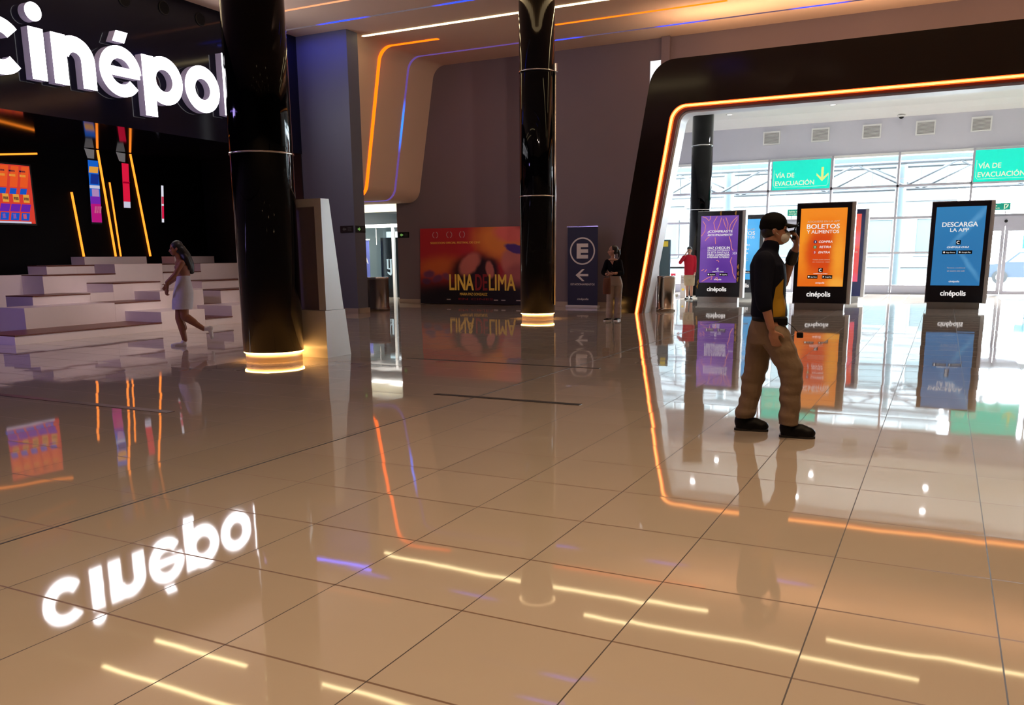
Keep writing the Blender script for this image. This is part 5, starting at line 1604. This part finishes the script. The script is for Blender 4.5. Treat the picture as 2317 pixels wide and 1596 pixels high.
MB().tube([(0.135, -0.12, 0.92), (0.18, -0.14, 0.885), (0.215, -0.145, 0.845)], 0.003, 6).build('key_cord', black_leather, man, local=True)
kt = MB().box(0.205, 0.255, -0.155, -0.135, 0.80, 0.845, 0.008)
kt.build('key_tag', black_leather, man, local=True)
for (hl, te, an) in (((0.075, -0.10, 0.0), (0.35, -0.115, 0.0), (0.145, -0.10, 0.13)), ((-0.285, 0.09, 0.0), (-0.01, 0.08, 0.0), (-0.20, 0.09, 0.14))):
    q_ = MB(); shoe(q_, hl, te, 0.056, 0.130, an)
    so = fused(q_, 'shoe', black_leather, man, 0.009, 3)
    q_ = MB(); sole(q_, hl, te, 0.052, 0.018); q_.build('sole', rubber, so, local=True)
MB().cap((0.168, 0.152, 1.395), (0.187, 0.128, 1.452), 0.046, 0.041, 16).build('wristband', principled('black_wristband', (0.008, 0.008, 0.009), 0.7), man, local=True)
rw = ROOT[man.name]
radio = thing('handheld_radio', 'small black device with a stub aerial held in the walking man\'s raised hand', 'radio', rw @ Vector((0.185, 0.07, 1.555)), math.atan2(0.165, 0.986))
MB().box(-0.014, 0.014, -0.022, 0.022, 0.0, 0.075, 0.004).build('body', black_satin, radio, local=True)
MB().tube([(0.0, -0.01, 0.07), (0.012, -0.01, 0.105), (0.030, -0.012, 0.135)], [0.006, 0.005, 0.004], 8).build('aerial', black_satin, radio, local=True)



def lean(root, k):
    """tips a figure about its feet: x changes by k per metre of height"""
    for o in bpy.data.objects:
        q = o
        while q.parent is not None:
            q = q.parent
        if q is root and o.type == 'MESH':
            for v in o.data.vertices:
                v.co.x += k * (v.co.z + o.location.z)


lean(man, -0.050)
radio.location = rw @ Vector((0.185 - 0.078, 0.07, 1.555))

# ------------------------------------------------------------------ woman beside the parking banner (x: right in the picture, y: away from the camera)
wo_rz = math.atan2(0.34, 0.94)
woman = thing('person', 'woman in black top and pale wide trousers standing by the portal, looking left', 'person', (-6.56, 18.12, 0), wo_rz)
b = MB()
P, R = head(b, (-0.048, -0.01, 1.535), (-1, -0.18, 0.12), (0.06, 0, 1), 0.97, 0.9)
b.chain([(-0.045, 0, 1.33), (-0.04, 0, 1.46)], [0.050, 0.047])
b.loft([(0.01, 0, 0.82, 0.150, 0.115), (0.01, 0, 0.92, 0.140, 0.108), (0.0, 0, 1.04, 0.115, 0.092), (-0.02, 0, 1.20, 0.135, 0.105), (-0.03, 0, 1.31, 0.140, 0.092), (-0.04, 0, 1.37, 0.085, 0.065)])
b.chain([(-0.165, -0.01, 1.305), (-0.245, -0.03, 1.07), (-0.155, -0.20, 1.02)], [0.045, 0.037, 0.026])
hand(b, (-0.145, -0.21, 1.02), (1, -0.25, 0.05), (0.1, 0.5, 1), (-0.1, -0.8, 0.5), 0.6, 0.02, 0.92)
b.chain([(0.105, 0.0, 1.305), (0.155, -0.03, 1.06), (0.0, -0.20, 1.05)], [0.045, 0.037, 0.026])
hand(b, (-0.01, -0.205, 1.05), (-1, -0.1, 0.0), (0, 0.4, 1), (0.1, -1, 0.4), 0.6, 0.02, 0.92)
b.chain([(-0.07, 0, 0.86), (-0.10, -0.03, 0.46), (-0.105, -0.03, 0.09)], [0.08, 0.05, 0.036])
b.chain([(0.085, 0, 0.86), (0.08, 0.0, 0.46), (0.08, 0.0, 0.08)], [0.08, 0.05, 0.036])
fused(b, 'body', skin_light, woman, 0.008, 3)
face_parts(P, R, woman, 0.97)
h_ = MB()
h_.ell(P(-0.03, 0, 0.042), (0.093, 0.084, 0.094), R).ell(P(-0.055, 0, 0.0), (0.066, 0.080, 0.075), R)
h_.ell(P(-0.115, 0, 0.005), (0.052, 0.050, 0.055), R, 14)
h_.chain([P(-0.14, 0, 0.0), P(-0.155, 0, -0.06), P(-0.14, 0.0, -0.13)], [0.034, 0.032, 0.014])
fused(h_, 'hair', hair_black, woman, 0.009, 3)
MB().ring((0, 0), 0.030, 0.040, -0.012, 0.012, 18).build('hair_tie', principled('cream_tie', (0.7, 0.62, 0.5), 0.6), woman, local=True).location = P(-0.135, 0, 0.035)
s_ = MB()
s_.loft([(0.01, 0, 0.985, 0.134, 0.112), (0.005, 0, 1.06, 0.132, 0.108), (-0.02, 0, 1.20, 0.150, 0.120), (-0.03, 0, 1.30, 0.158, 0.108), (-0.035, 0.01, 1.345, 0.12, 0.080)])
s_.chain([(-0.165, -0.01, 1.30), (-0.245, -0.03, 1.07), (-0.205, -0.11, 1.04)], [0.060, 0.056, 0.050])
s_.chain([(0.105, 0.0, 1.30), (0.155, -0.03, 1.06), (0.085, -0.12, 1.05)], [0.060, 0.058, 0.050])
fused(s_, 'top', principled('black_knit', (0.006, 0.006, 0.008), 0.85, spec=0.08), woman, 0.009, 3)
MB().prism([(-0.10, -0.105, 1.32), (-0.02, -0.110, 1.32), (-0.045, -0.118, 1.235)], (0, -0.012, 0)).build('neckline', skin_light, woman, local=True)
MB().tube([(-0.09, -0.10, 1.345), (-0.055, -0.118, 1.31), (-0.05, -0.122, 1.18)], 0.006, 6).build('lanyard', black_satin, woman, local=True)
t_ = MB()
t_.loft([(0.01, 0, 0.78, 0.172, 0.130), (0.01, 0, 0.86, 0.166, 0.126), (0.005, 0, 0.95, 0.140, 0.112), (0.005, 0, 1.005, 0.122, 0.102)])
t_.chain([(-0.075, -0.01, 0.80), (-0.098, -0.03, 0.46), (-0.105, -0.03, 0.095)], [0.098, 0.076, 0.078])
t_.chain([(0.09, 0, 0.80), (0.085, 0.0, 0.46), (0.083, 0.0, 0.085)], [0.098, 0.078, 0.080])
tr = fused(t_, 'trousers', principled('pale_trousers', (0.42, 0.34, 0.29), 0.85, bump=0.4, bscale=14), woman, 0.01, 4)
hem(tr, 0.055, 0.010)
for (hl, te, an) in (((-0.055, 0.02, 0.0), (-0.215, -0.16, 0.0), (-0.10, -0.03, 0.10)), ((0.115, 0.05, 0.0), (0.02, -0.16, 0.0), (0.085, 0.0, 0.10))):
    q_ = MB(); shoe(q_, hl, te, 0.043, 0.075, an)
    so = fused(q_, 'shoe', black_leather, woman, 0.009, 3)
    q_ = MB(); sole(q_, hl, te, 0.05, 0.026); q_.build('sole', white_lacquer, so, local=True)
rw = ROOT[woman.name]
bag = thing('tote_bag', 'brown cloth bag hanging from the hands of the woman by the portal', 'bag', rw @ Vector((-0.165, -0.235, 0.60)), wo_rz)
bm_ = MB().loft([(0, 0, 0.0, 0.075, 0.035), (0, 0, 0.02, 0.088, 0.045), (0, 0, 0.2, 0.090, 0.042), (0.005, 0, 0.33, 0.080, 0.022), (0.01, 0, 0.36, 0.07, 0.012)], 20)
bm_.build('sack', principled('brown_cloth', (0.16, 0.060, 0.035), 0.85, vary=0.15, bump=0.4, bscale=10), bag, local=True)
MB().tube([(-0.05, 0, 0.35), (-0.02, 0.01, 0.42), (0.02, 0.01, 0.435), (0.05, 0.01, 0.41), (0.065, 0, 0.35)], 0.007, 8).build('handle', principled('brown_strap', (0.12, 0.045, 0.025), 0.8), bag, local=True)

# ------------------------------------------------------------------ girl hurrying past the stepped seating
gi_rz = math.atan2(0.743, 0.669)
girl = thing('person', 'girl with long black hair and white skirt hurrying left past the stepped seating', 'person', (-11.43, 10.24, 0), gi_rz)
b = MB()
P, R = head(b, (-0.085, 0, 1.615), (-1, -0.1, -0.08), (-0.10, 0, 1), 0.97, 0.9)
b.chain([(-0.01, 0, 1.42), (-0.065, 0, 1.54)], [0.050, 0.047])
b.loft([(0.03, 0, 0.88, 0.125, 0.155), (0.035, 0, 0.98, 0.120, 0.150), (0.035, 0, 1.12, 0.095, 0.118), (0.02, 0, 1.28, 0.112, 0.138), (0.0, 0, 1.38, 0.10, 0.145), (-0.01, 0, 1.44, 0.062, 0.085)])
b.chain([(0.01, -0.145, 1.385), (-0.09, -0.185, 1.20), (-0.215, -0.16, 1.075), (-0.215, -0.13, 0.985)], [0.048, 0.042, 0.034, 0.026])
hand(b, (-0.215, -0.125, 0.97), (-0.15, 0.3, -1), (0.7, 0.5, 0.1), (-0.7, 0.6, 0.1), 0.7, 0.03, 0.92)
b.chain([(0.0, 0.145, 1.385), (-0.06, 0.19, 1.15), (-0.21, 0.12, 1.03)], [0.048, 0.040, 0.026])
hand(b, (-0.22, 0.11, 1.02), (-0.6, -0.4, -0.7), (0.4, -0.6, 0.4), (-0.5, 0.3, 0.8), 0.7, 0.03, 0.92)
b.chain([(0.0, 0.085, 0.88), (-0.03, 0.07, 0.47), (0.055, 0.06, 0.10)], [0.096, 0.070, 0.043])
b.chain([(-0.02, 0.062, 0.44), (0.03, 0.06, 0.30)], [0.066, 0.062])
b.chain([(0.03, -0.065, 0.88), (0.05, -0.06, 0.50), (0.35, -0.07, 0.285)], [0.088, 0.068, 0.040])
b.chain([(0.10, -0.07, 0.475), (0.20, -0.07, 0.40)], [0.066, 0.058])
fused(b, 'body', skin_brown, girl, 0.008, 3)
face_parts(P, R, girl, 0.97)
h_ = MB()
h_.ell(P(-0.025, 0, 0.045), (0.100, 0.086, 0.094), R).ell(P(-0.055, 0, -0.01), (0.070, 0.086, 0.090), R)
h_.chain([P(-0.08, 0, -0.02), (0.08, 0, 1.50), (0.135, -0.01, 1.36), (0.165, -0.02, 1.24)], [0.085, 0.075, 0.070, 0.045])
h_.chain([P(-0.07, -0.05, -0.03), (0.075, -0.07, 1.46), (0.14, -0.075, 1.30)], [0.06, 0.055, 0.04])
fused(h_, 'hair', hair_black, girl, 0.01, 3)
s_ = MB()
s_.loft([(0.035, 0, 1.16, 0.106, 0.130), (0.03, 0, 1.24, 0.118, 0.145), (0.015, 0, 1.32, 0.122, 0.146), (0.01, 0, 1.345, 0.112, 0.140)])
fused(s_, 'top', principled('dusty_pink_top', (0.33, 0.16, 0.12), 0.8), girl, 0.01, 2)
t_ = MB()
t_.loft([(0.015, 0, 0.60, 0.150, 0.168), (0.015, 0, 0.62, 0.160, 0.178), (0.02, 0, 0.72, 0.168, 0.182), (0.035, 0, 0.90, 0.162, 0.182), (0.035, 0, 1.02, 0.135, 0.165), (0.035, 0, 1.12, 0.110, 0.138), (0.035, 0, 1.215, 0.104, 0.130)])
tr = fused(t_, 'skirt', principled('white_denim', (0.60, 0.60, 0.66), 0.8, bump=0.4, bscale=14), girl, 0.01, 3)
hem(tr, 0.625, 0.008)
for (hl, te, an) in (((0.085, 0.07, 0.0), (-0.165, 0.05, 0.0), (0.055, 0.06, 0.10)), ((0.405, -0.07, 0.325), (0.475, -0.075, 0.10), (0.355, -0.07, 0.285))):
    q_ = MB(); shoe(q_, hl, te, 0.044, 0.075, an)
    so = fused(q_, 'shoe', white_lacquer, girl, 0.009, 3)
    q_ = MB(); sole(q_, hl, te, 0.049, 0.022); q_.build('sole', white_lacquer, so, local=True)

lean(girl, 0.075)

# ------------------------------------------------------------------ boy in red beside the purple screen
bo_rz = math.atan2(0.27, 0.96)
boy = thing('person', 'boy in red sweater and khaki shorts, hand at his ear, left of the purple screen', 'person', (-7.42, 27.7, 0), bo_rz)
b = MB()
P, R = head(b, (0.01, -0.02, 1.565), (-0.2, -1, -0.05), (-0.05, 0, 1), 0.98)
b.chain([(0.0, 0, 1.38), (0.005, -0.01, 1.49)], [0.052, 0.050])
b.loft([(0.0, 0, 0.78, 0.15, 0.11), (0.0, 0, 0.92, 0.14, 0.105), (0.0, 0, 1.10, 0.14, 0.10), (0.0, 0, 1.28, 0.165, 0.112), (0.0, 0, 1.36, 0.15, 0.10), (0.0, 0, 1.42, 0.08, 0.07)])
b.chain([(-0.165, 0, 1.36), (-0.285, -0.06, 1.19), (-0.13, -0.12, 1.42)], [0.048, 0.040, 0.028])
hand(b, (-0.12, -0.125, 1.435), (0.45, 0.1, 0.9), (0.8, 0.5, -0.3), (-0.3, -0.8, 0.3), 0.7, 0.03, 0.95)
b.chain([(0.165, 0, 1.36), (0.20, 0.0, 1.08), (0.185, -0.06, 0.86)], [0.048, 0.040, 0.028])
hand(b, (0.185, -0.065, 0.845), (0, -0.15, -1), (-1, 0, 0), (0, -1, 0.1), 0.5, 0.03, 0.95)
b.chain([(-0.08, 0, 0.80), (-0.07, -0.03, 0.46), (-0.06, -0.01, 0.09)], [0.085, 0.056, 0.038])
b.chain([(0.085, 0, 0.80), (0.075, 0.0, 0.46), (0.07, 0.04, 0.09)], [0.085, 0.056, 0.038])
fused(b, 'body', skin, boy, 0.009, 3)
face_parts(P, R, boy, 0.98)
h_ = MB(); h_.ell(P(-0.022, 0, 0.058), (0.100, 0.086, 0.084), R).ell(P(0.03, 0, 0.085), (0.06, 0.075, 0.04), R)
fused(h_, 'hair', hair_black, boy, 0.01, 2)
s_ = MB()
red = principled('red_sweater', (0.36, 0.012, 0.025), 0.8, spec=0.08, bump=0.3, bscale=14)
s_.loft([(0.0, 0, 0.79, 0.162, 0.125), (0.0, 0, 0.92, 0.158, 0.122), (0.0, 0, 1.10, 0.158, 0.118), (0.0, 0, 1.28, 0.178, 0.125), (0.0, 0, 1.37, 0.16, 0.112), (0.0, 0, 1.435, 0.08, 0.078)])
s_.chain([(-0.165, 0, 1.355), (-0.285, -0.06, 1.19), (-0.155, -0.112, 1.385)], [0.066, 0.056, 0.044])
s_.chain([(0.165, 0, 1.355), (0.20, 0.0, 1.08), (0.187, -0.05, 0.90)], [0.066, 0.054, 0.044])
fused(s_, 'sweater', red, boy, 0.01, 3)
t_ = MB()
t_.loft([(0.0, 0, 0.66, 0.165, 0.125), (0.0, 0, 0.74, 0.162, 0.122), (0.0, 0, 0.85, 0.150, 0.115)])
t_.chain([(-0.08, 0, 0.72), (-0.072, -0.03, 0.47)], [0.102, 0.092]).chain([(0.085, 0, 0.72), (0.078, 0.0, 0.47)], [0.102, 0.092])
tr = fused(t_, 'shorts', principled('khaki_shorts', (0.40, 0.29, 0.18), 0.85, bump=0.3, bscale=14), boy, 0.01, 3)
hem(tr, 0.44, 0.006)
for (hl, te, an) in (((-0.045, 0.05, 0.0), (-0.12, -0.20, 0.0), (-0.06, -0.01, 0.12)), ((0.075, 0.09, 0.0), (0.06, -0.17, 0.0), (0.07, 0.04, 0.12))):
    q_ = MB(); shoe(q_, hl, te, 0.045, 0.08, an)
    so = fused(q_, 'shoe', black_leather, boy, 0.01, 3)
    q_ = MB(); sole(q_, hl, te, 0.05, 0.022); q_.build('sole', rubber, so, local=True)

lean(boy, -0.03)
